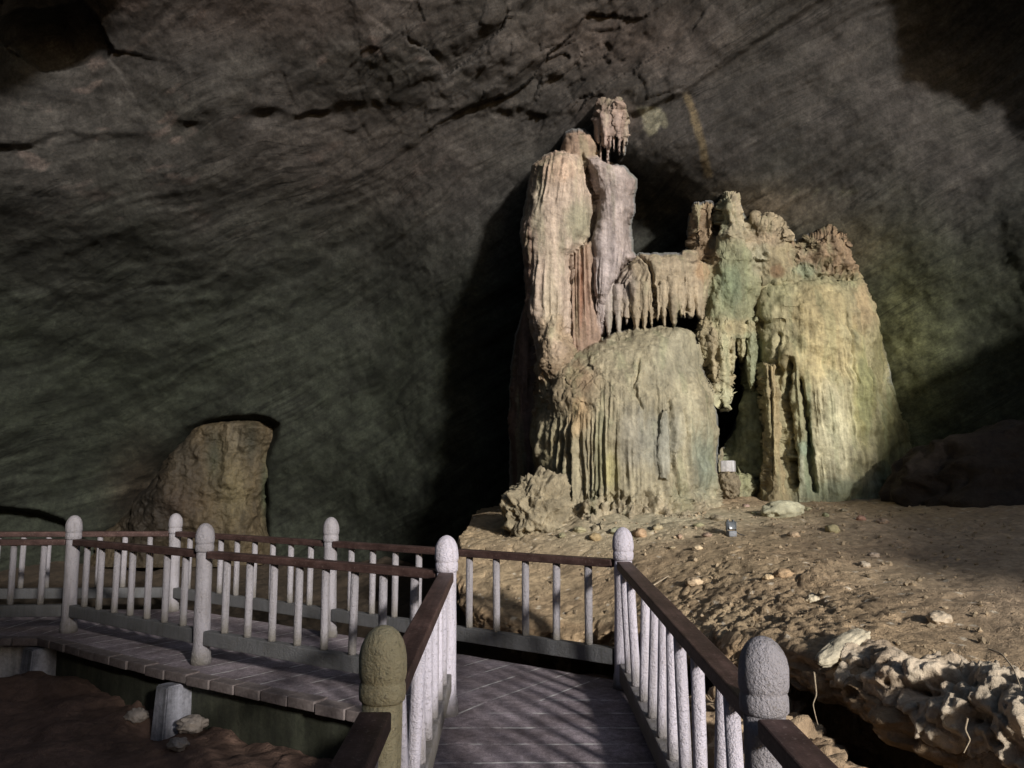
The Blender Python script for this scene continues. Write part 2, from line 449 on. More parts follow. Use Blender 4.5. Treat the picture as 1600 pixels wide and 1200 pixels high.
    gb = smooth(1050, 1300, u) * smooth(300, 480, v)
    Cc = Cc * (1 - 0.5 * gb[..., None]) + np.array([0.034, 0.038, 0.020]) * 0.5 * gb[..., None]
    # pale calcite crust and an ochre seam
    w = 12 * fbm(P * 3.0, 3)
    m1 = smooth(1.15, 0.8, np.sqrt(((u + w - 1021) / 20) ** 2 + ((v + w - 189) / 22) ** 2))
    sx = np.interp(v, [140, 200, 280], [1070, 1090, 1108])
    m2 = smooth(9, 3, np.abs(u + 0.35 * w - sx)) * smooth(140, 152, v) * smooth(284, 272, v) * 0.75
    m3 = np.exp(-(((u - 1245) / 110) ** 2 + ((v - 300) / 9) ** 2)) * smooth(0.0, 0.5, fbm(P * 6, 3)) * 0.7
    for mm, cl in ((m1, (0.20, 0.19, 0.14)), (m2, (0.15, 0.115, 0.065)), (m3, (0.12, 0.12, 0.09))):
        mm = (mm * front)[..., None]; Cc = Cc * (1 - mm) + np.array(cl) * mm
    # halo of ochre calcite round the formations, and lighter reddish roof patches
    for (bu, bv, ru, rv, cl, st) in [(1180, 325, 100, 34, (0.15, 0.12, 0.085), .8), (950, 180, 40, 26, (0.16, 0.12, 0.10), .6), (960, 60, 150, 60, (0.085, 0.065, 0.055), .7), (430, 20, 220, 45, (0.075, 0.058, 0.051), .7), (560, 240, 200, 90, (0.048, 0.039, 0.034), .6), (1330, 385, 60, 40, (0.12, .10, .06), .7),
                                     (1425, 620, 75, 170, (0.10, 0.105, 0.048), .9), (1405, 590, 40, 150, (0.14, 0.14, 0.065), .8), (225, 775, 50, 70, (0.05, 0.036, 0.024), .8)]:
        g = (np.exp(-(((u - bu) / ru) ** 2 + ((v - bv) / rv) ** 2)) * st * front)[..., None]
        Cc = Cc * (1 - g) + np.array(cl) * g
    Cc = Cc * TONE
    nu, nv = P.shape[:2]
    Fc = grid_faces(nu, nv, wrap=True)
    # unseen cave mouth behind the camera, shaped to light and shade chosen areas
    Pf = P.reshape(-1, 3); Cf = Cc.reshape(-1, 3)
    cen = Pf[Fc].mean(1)
    a, p, q = beam(cen)
    jag = 0.35 * fbm(cen * 0.8, 3)
    qlow = np.interp(p, [5.0, 5.6, 6.0, 6.33, 8.4, 9.2, 10.1, 11.4, 14], [-3, -1.5, 1.8, 2.45, 3.3, 3.6, 4.6, 5.2, 5.9]) + 0.3 * jag
    azf = np.degrees(np.arctan2(cen[:, 0], cen[:, 1]))
    p0 = np.interp(q, [0, 2.0, 2.8, 3.6, 5.0, 8.0], [1.05, 1.05, 1.0, 0.0, -2.0, -6.0])
    fu, fv = proj(cen)
    seen = (cen[:, 1] > 0.3) & (fu > -250) & (fu < 1760) & (fv > -160)
    hole = (p + jag > p0) & (p + jag < 14) & (q > qlow) & (q < 11.8 + jag) & (a < 7) & ~seen & (cen[:, 0] > -6.0) & (cen[:, 2] > -0.3)
    Fc = Fc[~hole]
    used = np.zeros(len(Pf), bool); used[Fc.ravel()] = True
    idx = np.cumsum(used) - 1
    o = link('cave_wall', mesh(Pf[used], idx[Fc], Cf[used]), M_WALL)
    tag(o, kind='structure')
build_cave()

# ------------------------------------------------------------------ ground
LIP = np.array([(3.3, 1.2, .05), (2.9, 2.2, .12), (2.5, 2.9, .22), (2.22, 3.6, .36), (2.0, 4.1, .46), (1.9, 4.5, .53), (1.6, 5.0, .57), (1.32, 5.9, .46),
                (1.05, 6.7, .38), (.75, 7.3, .33), (-.2, 7.55, .32), (-.55, 8.3, .55), (-.6, 9.2, .85), (-.5, 10.5, 1.05), (-.5, 12, 1.1)])
BACK = np.array([(12, 1), (12, 2.5), (12, 4), (11.5, 6), (11, 7.5), (10.5, 9), (9, 11), (7.5, 12.5), (6.3, 13.2), (4.5, 13.6), (2.5, 14), (1, 14), (0, 14), (-.2, 14.2), (-.4, 14.3)], float)
_gp = [tuple(x) for x in LIP] + [(.3, 9.4, 1.02), (1.0, 9.4, 1.16), (2.2, 9.5, 1.2), (2.6, 10.5, 1.3), (4, 10.6, 1.3), (5, 10.5, 1.32), (2, 7.2, .85), (3.2, 7, .88),
        (3, 5.5, .72), (4.2, 6, .84), (4.5, 8, 1.05), (6, 9, 1.3), (7, 7, 1.15), (6, 4, .75), (3, 13.5, 1.4), (7, 12, 1.5), (9, 9, 1.4), (11, 4, 1.0), (0, 13, 1.2)]
_gp = np.array(_gp)
zm = RBF(_gp[:, :2], _gp[:, 2], 0.3)

def mound_relief(P):
    q = P * np.array([1, 1, 1.0])
    r = 0.04 * fbm(q * 1.0, 3) + 0.013 * fbm(q * 5.5 + 7, 4)
    d1, d2, c = voro(q * 10.5 + 0.5 * fbm(q * 5, 2)[..., None])
    k1, k2, kc = voro(q * 2.6 + 0.5 * fbm(q * 2.2 + 3, 3)[..., None])
    r = r - 0.018 * np.exp(-((k2 - k1) / 0.035) ** 2) * smooth(-.1, .3, noise(q * .8 + 2)) + 0.02 * (kc - .5)
    near = np.exp(-(((P[..., 0] - 1.75) / 0.8) ** 2 + ((P[..., 1] - 5.8) / 1.1) ** 2))
    clod = smooth(0.0, 0.45, fbm(q * 0.8 + 11, 3)) * 0.30 + near
    r = r + np.clip(clod, 0, 1.2) * (0.042 * (c - 0.5) + 0.06 * np.clip((d2 - d1) * 3.0, 0, 0.6) - 0.024)
    return r

def hit(u, v, lo=3.0, hi=13.0):
    Y = np.linspace(lo, hi, 1200)
    P = at(np.full_like(Y, u), np.full_like(Y, v), Y)
    g = zm(P[:, :2]) + mound_relief(np.column_stack([P[:, :2], zm(P[:, :2])]))
    k = np.argmax(P[:, 2] < g) if (P[:, 2] < g).any() else -1
    return np.array([P[k, 0], P[k, 1], g[k]])

def build_mound():
    seg = np.r_[0, np.cumsum(np.linalg.norm(np.diff(LIP[:, :2], axis=0), axis=1))]
    ns = 560
    s = np.linspace(0, seg[-1], ns)
    # smooth the lip a little
    def interp(A):
        X = np.stack([np.interp(s, seg, A[:, k]) for k in range(A.shape[1])], -1)
        ker = np.ones(21) / 21; Xp = np.pad(X, ((10, 10), (0, 0)), mode='edge')
        return np.stack([np.convolve(Xp[:, k], ker, 'valid') for k in range(X.shape[1])], -1)
    L = interp(LIP); Bk = interp(np.column_stack([BACK, np.zeros(len(BACK))]))
    L[:, 0] += 0.10 * fbm(np.column_stack([s * 1.6, s * 0, s * 0 + 2]), 3)
    L[:, 1] += 0.10 * fbm(np.column_stack([s * 1.6, s * 0, s * 0 + 8]), 3)
    dirv = L[:, :2] - Bk[:, :2]; dirv /= np.linalg.norm(dirv, axis=1)[:, None]
    nt = 420
    w = np.linspace(0, 1, nt) ** 0.62            # denser close to the lip
    top = Bk[:, None, :2] * (1 - w)[None, :, None] + L[:, None, :2] * w[None, :, None]
    z = zm(top)
    P = np.concatenate([top, z[..., None]], -1)
    P[..., 2] += mound_relief(P)
    # the nose and the undercut below it
    prof = [(0.05, -0.03), (0.085, -0.07), (0.10, -0.115), (0.095, -0.16), (0.06, -0.20), (0.0, -0.23), (-0.10, -0.25), (-0.25, -0.27), (-0.5, -0.30), (-0.95, -0.34), (-1.35, -0.46), (-1.45, -0.8), (-1.3, -1.6)]
    pi = np.linspace(0, len(prof) - 1, 70); pf = np.array(prof)
    po = np.interp(pi, np.arange(len(prof)), pf[:, 0]); pz = np.interp(pi, np.arange(len(prof)), pf[:, 1])
    edge = P[:, -1]
    Q = np.zeros((ns, 70, 3))
    Q[..., :2] = edge[:, None, :2] + dirv[:, None] * po[None, :, None]
    Q[..., 2] = edge[:, None, 2] + pz[None]
    nz = 0.10 * fbm(Q * 3.0 + 3, 5, .6); d1, d2, c = voro(Q * 7)
    nz = nz + 0.09 * (c - 0.5)
    Q[..., :2] += dirv[:, None] * (nz * np.minimum(1, np.arange(70) / 8.0)[None])[..., None]
    A = np.concatenate([P, Q], 1)
    base = np.array([0.40, 0.30, 0.185]); C = np.ones(A.shape) * base
    k = smooth(-0.4, 0.5, fbm(A * 0.8 + 4, 4))[..., None]; C = C * (1 - 0.45 * k) + np.array([0.27, 0.185, 0.115]) * 0.45 * k
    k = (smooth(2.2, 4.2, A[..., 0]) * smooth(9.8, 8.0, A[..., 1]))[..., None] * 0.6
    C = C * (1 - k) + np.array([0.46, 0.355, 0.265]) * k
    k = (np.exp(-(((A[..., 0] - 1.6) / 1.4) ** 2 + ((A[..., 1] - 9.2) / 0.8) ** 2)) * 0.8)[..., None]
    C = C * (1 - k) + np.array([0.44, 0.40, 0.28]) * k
    d1, d2, c = voro(A * 24); C = C * (1 + 0.25 * (c - 0.5))[..., None]
    sp = ((c > 0.965) & (d1 < 0.42))[..., None]; C = np.where(sp, np.array([0.62, 0.54, 0.42]), C)
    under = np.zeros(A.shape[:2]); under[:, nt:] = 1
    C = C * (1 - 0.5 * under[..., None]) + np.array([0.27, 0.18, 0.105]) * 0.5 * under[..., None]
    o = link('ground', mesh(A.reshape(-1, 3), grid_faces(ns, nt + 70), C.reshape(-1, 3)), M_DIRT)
    tag(o, kind='structure')
build_mound()

def floor_z(X, Y):
    P = np.stack([X, Y, X * 0], -1)
    z = -0.40 + 0.10 * fbm(P * 0.6 + 2, 3) + 0.05 * fbm(P * 2.2, 3) + 0.02 * fbm(P * 7, 3)
    z -= 0.45 * smooth(1.45, 1.9, X) * smooth(5.2, 4.6, Y) * smooth(2.5, 3.2, Y)
    z += 0.30 * smooth(8.5, 11.5, Y) + 0.25 * smooth(12, 14.5, Y)
    # lump beside the near railing, under the lip
    b = np.exp(-(((X - 1.2) / 0.36) ** 2 + ((Y - 4.6) / 0.9) ** 2)); z += 0.42 * b * (1 + 0.3 * fbm(P * 2.5, 3))
    b = np.exp(-(((X - 0.5) / 1.2) ** 2 + ((Y - 7.35) / 0.55) ** 2)); z += 0.28 * b
    d1, d2, c = voro(P * 5.5 + 0.3 * fbm(P * 4, 2)[..., None]); z += 0.05 * (c - 0.5) * smooth(-0.1, 0.3, fbm(P * 0.9, 2))
    return z

def build_floor():
    xs = np.concatenate([np.arange(-16, -6, 0.2), np.arange(-6, 3.2, 0.03), np.arange(3.2, 14, 0.25)])
    ys = np.concatenate([np.arange(-13, 2.8, 0.25), np.arange(2.8, 9.2, 0.03), np.arange(9.2, 17, 0.1)])
    X, Y = np.meshgrid(xs, ys, indexing='ij')
    P = np.stack([X, Y, floor_z(X, Y)], -1)
    C = np.ones(P.shape) * np.array([0.20, 0.125, 0.095])
    k = smooth(-0.3, 0.5, fbm(P * 0.9 + 6, 4))[..., None]; C = C * (1 - 0.5 * k) + np.array([0.12, 0.075, 0.055]) * 0.5 * k
    k = (smooth(7.5, 9.5, Y) * smooth(0.2, -0.6, X))[..., None]; C = C * (1 - k) + np.array([0.052, 0.038, 0.026]) * k  # back left floor darkened, its dim light put into the colour
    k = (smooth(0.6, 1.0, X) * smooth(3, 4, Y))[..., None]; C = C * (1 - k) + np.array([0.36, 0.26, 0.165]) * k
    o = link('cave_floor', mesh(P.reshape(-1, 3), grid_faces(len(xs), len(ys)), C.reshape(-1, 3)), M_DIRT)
    tag(o, kind='structure')
build_floor()

# ------------------------------------------------------------------ flowstone bodies
def poly(v, pts):
    pts = sorted(pts, key=lambda q: q[1])
    return np.interp(v, [q[1] for q in pts], [q[0] for q in pts])

def zone_colour(P, u, v, base, zones, streak=0.25, sd=0.0):
    C = np.ones(P.shape) * np.array(base)
    for (bu, bv, ru, rv, cl, st) in zones:
        wob = 0.35 * fbm(P * 1.6 + bu * 0.01, 3)
        g = np.exp(-(((u - bu) / ru) ** 2 + ((v - bv) / rv) ** 2) * (1 + wob)) * st
        g = np.clip(g, 0, 1)[..., None]
        C = C * (1 - g) + np.array(cl) * g
    S = fbm(np.stack([P[..., 0] * 7, P[..., 1] * 7, P[..., 2] * 0.45], -1) + sd, 4)
    C = C * (1 + streak * np.clip(S, -1.2, 1.2))[..., None]
    return np.clip(C, 0.01, 0.9)

def loft(name, left, right, Y, df, db=0.35, n=(180, 260), k=1.0, flutes=(), lumps=((0.05, 1.6),), base=(0.42, 0.35, 0.25), zones=(),
         mat_=None, parent=None, dprof=None, seed=0.0, streak=0.25, extra=None, vr=None, ytilt=0.0, rt=0.06):
    """a body whose outline runs through the given points at depth Y and which bulges df towards the viewer
       flutes: (amp, freq per metre, v0, v1, fade) vertical grooves between heights v0..v1"""
    v0 = min(p[1] for p in left) if vr is None else vr[0]; v1 = max(p[1] for p in left) if vr is None else vr[1]
    nv, na = n[1], n[0]
    v = np.linspace(v0, v1, nv)
    L = at(poly(v, left), v, Y); R_ = at(poly(v, right), v, Y)
    cx = (L[:, 0] + R_[:, 0]) / 2; hw = np.abs(R_[:, 0] - L[:, 0]) / 2; zc = (L[:, 2] + R_[:, 2]) / 2
    tt = (v - v0) / (v1 - v0)
    hw = hw * (0.35 + 0.65 * np.sqrt(np.clip(1 - (1 - np.clip(tt / rt, 0, 1)) ** 2, 0, 1)))
    dp = np.interp(tt, *zip(*dprof)) if dprof else np.ones(nv)
    cap = np.sqrt(np.clip(1 - (1 - np.clip(tt / 0.08, 0, 1)) ** 2, 0, 1)) * 0.9 + 0.1
    front = df * dp * cap; back = db * cap
    # two thirds of the ring on the visible front
    f1 = np.linspace(math.pi, 2 * math.pi, int(na * 0.8), endpoint=False); f2 = np.linspace(0, math.pi, na - int(na * 0.8), endpoint=False)
    ph = np.concatenate([f1, f2])
    c, s_ = np.cos(ph), np.sin(ph)
    cx_ = np.sign(c) * np.abs(c) ** k; sy = np.sign(s_) * np.abs(s_) ** k
    P = np.zeros((na, nv, 3))
    P[..., 0] = cx[None] + cx_[:, None] * hw[None]
    P[..., 1] = Y + np.where(sy[:, None] < 0, sy[:, None] * front[None], sy[:, None] * back[None]) + ytilt * (tt[None] - 0.5)
    P[..., 2] = zc[None]
    # normal of the ring in plan
    nx = np.roll(P[..., 1], -1, 0) - np.roll(P[..., 1], 1, 0); ny = -(np.roll(P[..., 0], -1, 0) - np.roll(P[..., 0], 1, 0))
    nl = np.sqrt(nx * nx + ny * ny) + 1e-6; nx, ny = nx / nl, ny / nl
    arc = np.cumsum(np.linalg.norm(P - np.roll(P, 1, 0), axis=-1), 0)[:, nv // 2][:, None] * np.ones((1, nv))
    u_, v_ = proj(P)
    disp = np.zeros((na, nv))
    for amp, fr in lumps:
        disp += amp * fbm(P * fr + seed, 4)
    for fl in flutes:
        amp, fr, a0, a1, fade = fl[:5]
        mask = smooth(a0 - fade, a0 + fade, v_ + 18 * noise(np.stack([arc * fr, arc * 0, arc * 0 + seed], -1))) * smooth(a1 + fade, a1 - fade, v_)
        if len(fl) > 5:
            mask = mask * smooth(fl[5] - 15, fl[5] + 15, u_) * smooth(fl[6] + 15, fl[6] - 15, u_)
        g = noise(np.stack([arc * fr + 0.5 * noise(P * 0.9 + seed), P[..., 2] * 0.28 + seed, arc * 0 + 3.1], -1))
        g = -np.abs(g) * 2.2 + 0.45                         # rounded ribs, sharp grooves
        g2 = noise(np.stack([arc * fr * 2.3, P[..., 2] * 0.5 + seed, arc * 0 + 8.1], -1))
        disp += 0.6 * amp * mask * (g + 0.5 * g2) * (0.55 + 0.9 * np.clip(0.5 + fbm(P * np.array([2.2, 2.2, 1.0]) + seed + 5, 2), 0, 1.3))
    if extra is not None:
        disp += extra(P, u_, v_)
    edge = np.minimum(1, hw / 0.12)[None] * (0.35 + 0.65 * np.minimum(1, np.minimum(tt, 1 - tt + 0.3) * 14))[None]
    P[..., 0] += nx * disp * edge; P[..., 1] += ny * disp * edge
    P[..., 2] += 0.5 * disp * (1 - np.minimum(1, tt * 8))[None] * 0.6
    u_, v_ = proj(P)
    C = zone_colour(P, u_, v_, base, zones, streak, seed)
    V = P.reshape(-1, 3); Cv = C.reshape(-1, 3)
    Fc = grid_faces(na, nv, wrap=True).tolist()
    # close top and bottom
    nV = len(V); ct = P[:, 0].mean(0); cb = P[:, -1].mean(0)
    V = np.vstack([V, ct, cb]); Cv = np.vstack([Cv, Cv[0], Cv[nv - 1]])
    for i in range(na):
        j = (i + 1) % na
        Fc.append((i * nv, nV, j * nv)); Fc.append((i * nv + nv - 1, j * nv + nv - 1, nV + 1))
    return link(name, mesh(V, Fc, Cv), mat_ or M_FLOW, parent)

def drip(name, u, v0, v1, w, Y, parent, base=(0.42, 0.36, 0.26), mat_=None, bend=0.0, seed=0.0, wid_end=0.12, top=0.75, blob=0.0):
    """one stalactite: a tapering, slightly wavy cone hanging from v0 to v1; w = width in photo pixels"""
    n, m = 18, 40
    t = np.linspace(0, 1, m); vv = v0 + (v1 - v0) * t
    A = at(np.full(m, u) + bend * t, vv, Y)
    r = w / 2 * Y / F * np.interp(t, [0, 0.12, 0.5, 0.92, 1], [top, 1, 0.72 + blob, wid_end + 0.10 + blob, 0.02])
    ph = np.linspace(0, 2 * math.pi, n, endpoint=False)
    P = np.zeros((n, m, 3))
    P[..., 0] = A[None, :, 0] + np.cos(ph)[:, None] * r[None]
    P[..., 1] = A[None, :, 1] + np.sin(ph)[:, None] * r[None]
    P[..., 2] = A[None, :, 2]
    d = 0.30 * fbm(P * 9 * np.array([1, 1, 0.35]) + seed, 3) * r[None]
    P[..., 0] += np.cos(ph)[:, None] * d; P[..., 1] += np.sin(ph)[:, None] * d
    C = zone_colour(P, *proj(P), base, (), 0.3, seed)
    V = P.reshape(-1, 3); Fc = grid_faces(n, m, wrap=True).tolist()
    Fc.append([i * m for i in range(n)]); Fc.append([i * m + m - 1 for i in range(n)][::-1])
    return link(name, mesh(V, Fc, C.reshape(-1, 3)), mat_ or M_FLOW, parent)

def blob(name, c, r, mat_, base, amp=0.25, fr=2.0, seed=0.0, parent=None, sub=5, flat=0.0, ridge=0.0, cells=0.0, zones=()):
    import bmesh
    bm = bmesh.new(); bmesh.ops.create_icosphere(bm, subdivisions=sub, radius=1.0)
    D = np.array([v.co[:] for v in bm.verts]); Fc = [[v.index for v in f.verts] for f in bm.faces]; bm.free()
    r = np.asarray(r, float); P = D * r
    d = amp * fbm(D * fr + seed, 4)
    if cells:
        a, b_, cc = voro(D * fr * 1.5 + seed); d = d + cells * (cc - 0.5) + 0.5 * cells * np.clip(b_ - a, 0, 0.5)
    if ridge: d = d + ridge * ridged(D * fr * 1.7 + seed, 3)
    P = P * (1 + d)[:, None]
    if flat: P[:, 2] = np.where(P[:, 2] < -r[2] * flat, -r[2] * flat + 0.2 * (P[:, 2] + r[2] * flat), P[:, 2])
    P = P + np.asarray(c)
    C = zone_colour(P, *proj(P), base, zones, 0.0, seed); C = C * (1 + 0.22 * np.clip(fbm(P * 9 + seed, 3), -1, 1))[:, None]
    return link(name, mesh(P, Fc, np.clip(C, 0.01, 0.9)), mat_, parent)



# --- the big flowstone group: every body is laid out with its own distance, bulge and outline, then all are
#     melted into one continuous calcite skin and cut up again into things and parts
TAN = (0.51, 0.405, 0.325); PINK = (0.42, 0.35, 0.325); OLIVE = (0.38, 0.33, 0.22); GREEN = (0.17, 0.22, 0.135); OCHRE = (0.46, 0.33, 0.15); CREAM = (0.58, 0.52, 0.34)
RUST = (0.20, 0.075, 0.035); GREY = (0.31, 0.31, 0.26); BROWN = (0.24, 0.165, 0.10); MOSS = (0.24, 0.27, 0.15)
BODIES = []
def body(thing, part, left, right, Y, df, base, e=2.2, rt=0.06, dprof=None, lump=0.04, rough=0.0, flute=None, wob=1.0, edge=0.03, jag=0, varc=False):
    BODIES.append(dict(jag=jag, varc=varc, thing=thing, part=part, L=left, R=right, Y=Y, df=df, base=base, e=e, rt=rt, dprof=dprof, lump=lump, rough=rough, flute=flute, wob=wob, edge=edge))
def hang(thing, u, v0, v1, w, Y, base, bend=0, rough=0.0, end=0.15, mid=0.75, flute=None):
    vs = [v0, v0 + (v1 - v0) * .12, v0 + (v1 - v0) * .5, v0 + (v1 - v0) * .9, v1]
    ws = [w * .8, w, w * mid, w * (end + .1), 0.8]
    L = [(u + bend * (q - v0) / (v1 - v0) - a / 2, q) for a, q in zip(ws, vs)]; R = [(u + bend * (q - v0) / (v1 - v0) + a / 2, q) for a, q in zip(ws, vs)]
    body(thing, 'stalactite', L, R, Y, w / 2 * Y / F * 1.3, base, e=2.0, rt=0.15, lump=0.012, rough=rough, wob=0.5, edge=0.05)

TH = {
 'flowstone_column': ('tallest pale fluted flowstone column with a long crack, reaching up to the cave roof', 'rock column', (905, 640, 10.9)),
 'flowstone_drapery': ('tan flowstone curtain fringed with short stalactites, joined to the right side of the tall column', 'rock drapery', (1030, 470, 10.7)),
 'flowstone_dome': ('broad rounded flowstone dome with ribbed lower skirt in front of the tall column', 'rock dome', (980, 800, 10.2)),
 'flowstone_pillar': ('green stained flowstone pillar between the dome and the wide yellow mass, hung with knobbly stalactites', 'rock pillar', (1150, 780, 11.3)),
 'flowstone_mass': ('widest flowstone mass, yellow and green stained, right of the other formations', 'rock formation', (1290, 790, 11.2)),
 'stalactite_cluster': ('cluster of pinkish stalactites hanging from the roof above the tall column', 'stalactites', (955, 170, 10.8)),
}
c = 'flowstone_column'
body(c, 'shaft', [(868, 238), (851, 243), (834, 259), (827, 289), (819, 335), (814, 366), (819, 397), (822, 443), (825, 489), (832, 530), (838, 620)],
     [(905, 238), (912, 243), (920, 280), (931, 304), (932, 332), (927, 350), (925, 366), (921, 380), (900, 400), (897, 470), (896, 530), (900, 620)], 10.95, 0.55, TAN, e=2.6, rt=.07,
     flute=((0.022, 10, 240, 640, 40, 805, 870), (0.012, 14, 240, 640, 30, 840, 935), (0.05, 8, 380, 560, 40, 805, 850), (0.03, 8, 410, 540, 30, 850, 905)))
body(c, 'slab', [(914, 240), (921, 280), (932, 304), (932, 340), (926, 362), (922, 381), (925, 428), (931, 520), (936, 534)],
     [(926, 240), (953, 255), (977, 261), (993, 280), (994, 295), (990, 303), (991, 323), (985, 350), (987, 390), (993, 402), (971, 424), (957, 445), (947, 476), (944, 520), (940, 534)], 11.0, 0.50, PINK, e=4.0, rt=.07,
     flute=((0.014, 12, 300, 430, 40), (0.035, 12, 430, 540, 30)))
body(c, 'recess', [(890, 372), (884, 420), (886, 470), (886, 550)], [(928, 372), (932, 420), (936, 470), (942, 550)], 11.05, 0.44, (0.36, 0.25, 0.185), e=5.0, flute=((0.11, 10, 370, 555, 12),))
body(c, 'cap', [(893, 202), (884, 208), (879, 230), (872, 258)], [(912, 202), (925, 211), (932, 236), (942, 262)], 11.05, 0.38, (0.33, 0.235, 0.175), e=2.2, rt=.2, lump=.06)
body(c, 'foot', [(848, 486), (841, 505), (838, 534), (834, 584), (834, 640), (846, 700)], [(884, 486), (890, 510), (898, 545), (905, 590), (906, 640), (900, 700)], 10.75, 0.62, (0.40, 0.30, 0.20), e=2.3, rt=.12, lump=.09, rough=.010, wob=2.0, dprof=[(0, .75), (.3, 1.0), (1, .9)])
body(c, 'side_rib', [(824, 470), (808, 520), (800, 570), (797, 650), (799, 800)], [(846, 470), (850, 520), (852, 600), (856, 700), (860, 800)], 11.35, 0.35, (0.13, 0.085, 0.07), flute=((0.05, 8, 470, 810, 20),))
body(c, 'core', [(868, 240), (838, 264), (828, 320), (824, 400), (836, 560)], [(940, 244), (978, 268), (984, 300), (980, 390), (946, 430), (938, 534)], 11.25, 0.42, (0.30, 0.22, 0.165), e=5.0)
c = 'flowstone_drapery'
body(c, 'curtain', [(996, 397), (968, 426), (955, 450), (948, 476), (950, 496)], [(1088, 407), (1108, 412), (1110, 440), (1106, 470), (1100, 482)], 11.0, 0.52, (0.40, 0.325, 0.225), e=2.6, rt=.25, lump=.05, jag=22,
     flute=((0.05, 9, 435, 520, 20),))
for i, (u, v0, v1, w, Y, bd) in enumerate([(951, 440, 527, 19, 10.72, 0), (966, 445, 528, 17, 10.66, 1), (979, 450, 508, 12, 10.62, 0), (993, 440, 521, 20, 10.55, 2), (1008, 440, 519, 15, 10.52, -1), (1018, 450, 512, 10, 10.5, 0),
                                       (1028, 445, 503, 11, 10.5, 0), (1037, 440, 515, 14, 10.5, 1), (1052, 432, 512, 21, 10.52, 1), (1066, 440, 496, 14, 10.56, -2), (1078, 430, 486, 18, 10.62, 0), (1092, 430, 498, 20, 10.70, 0)]):
    hang(c, u, v0, v1, w, Y, (0.40, 0.325, 0.225) if u > 985 else (0.42, .36, .31), bd, end=.3, mid=.85)
c = 'flowstone_dome'
body(c, 'dome', [(990, 512), (960, 520), (945, 530), (915, 546), (880, 566), (852, 592), (837, 620), (838, 680), (846, 749), (838, 790), (812, 825), (786, 870)],
     [(1045, 509), (1062, 512), (1084, 525), (1097, 575), (1112, 613), (1120, 657), (1121, 740), (1120, 770), (1136, 808), (1185, 870)], 10.55, 1.15, (0.36, 0.315, 0.21), e=2.4, rt=.35, lump=.06,
     dprof=[(0, .45), (.2, .75), (.45, .92), (.74, 1.0), (.84, 1.12), (1, 1.65)],
     varc=True, flute=((0.062, 9.0, 668, 782, 30, 832, 1000), (0.030, 18, 655, 785, 35, 840, 1010), (0.04, 9, 672, 785, 25, 985, 1060), (0.028, 15, 600, 660, 18, 940, 1060), (0.022, 11, 650, 790, 30, 1050, 1125)))
body(c, 'nub', [(1034, 640), (1026, 680), (1021, 722), (1030, 748)], [(1044, 640), (1050, 680), (1053, 720), (1044, 748)], 9.60, .20, (0.34, 0.315, 0.24), e=2, rt=.4, lump=.02, dprof=[(0, .2), (.5, .7), (1, 1)])
c = 'flowstone_pillar'
body(c, 'knob', [(1133, 298), (1124, 314), (1121, 358), (1108, 385), (1102, 405)], [(1141, 298), (1153, 306), (1163, 336), (1178, 356), (1205, 405)], 11.55, .50, (0.36, 0.31, 0.21), e=2.0, rt=.15, lump=.08, rough=.02, flute=((0.06, 6, 300, 400, 15),))
body(c, 'ear', [(1090, 318), (1078, 332), (1075, 358), (1078, 384), (1060, 400), (1050, 408)], [(1112, 312), (1122, 320), (1124, 360), (1118, 385), (1116, 400), (1110, 412)], 11.6, .32, (0.23, 0.165, 0.105), e=2, rt=.15, lump=.12, rough=.016, wob=3.0)
hang(c, 1093, 318, 362, 20, 11.35, (0.34, 0.28, 0.18), -2, rough=.01, end=.4)
hang(c, 1110, 316, 372, 12, 11.38, (0.28, 0.21, 0.13), 0, rough=.01, end=.4)
body(c, 'shoulder', [(1172, 334), (1158, 352), (1150, 400), (1150, 440)], [(1200, 340), (1222, 360), (1240, 378), (1250, 440)], 11.75, .45, (0.33, 0.27, 0.18), e=2.2, rt=.15, lump=.13, rough=.018, wob=3.0)
body(c, 'block', [(1118, 374), (1104, 398), (1100, 440), (1098, 480), (1092, 500), (1088, 530)], [(1172, 380), (1184, 404), (1190, 440), (1180, 470), (1176, 497), (1184, 530)], 11.5, .62, (0.27, 0.265, 0.16), e=3.0, rt=.2, lump=.07, rough=.008)
body(c, 'fringe', [(1092, 496), (1088, 549), (1104, 590), (1118, 622), (1124, 640)], [(1150, 496), (1152, 540), (1144, 583), (1142, 620), (1136, 640)], 11.15, .42, (0.37, 0.31, 0.19), e=2, rt=.2, lump=.13, rough=.022, wob=3.0)
hang(c, 1131, 520, 638, 16, 10.76, (0.50, 0.46, 0.29), 2, rough=.01, end=.5)
hang(c, 1112, 510, 596, 14, 10.80, (0.38, 0.31, 0.2), 4, rough=.01, end=.4)
hang(c, 1148, 505, 584, 10, 10.95, (0.46, 0.42, 0.26), -4, end=.4)
hang(c, 1160, 505, 560, 16, 11.0, (0.40, 0.36, 0.22), 0, rough=.01, end=.5)
hang(c, 1174, 500, 606, 16, 11.0, (0.33, 0.34, 0.215), 0, rough=.01, end=.45)
hang(c, 1100, 500, 552, 16, 10.95, (0.38, 0.31, 0.19), 2, rough=.01, end=.4)
body(c, 'back_wall', [(1146, 500), (1154, 555), (1161, 610), (1156, 645), (1142, 680), (1126, 712), (1110, 810)], [(1210, 500), (1212, 580), (1214, 700), (1214, 720), (1214, 810)], 11.75, .45, (0.23, 0.24, 0.145), e=3, lump=.12)
body(c, 'plinth', [(1140, 732), (1124, 742), (1116, 770), (1112, 815)], [(1160, 728), (1180, 745), (1190, 770), (1196, 815)], 11.4, .5, (0.33, 0.31, 0.19), e=2, rt=.2, lump=.09, rough=.02, wob=2.0)
c = 'flowstone_mass'
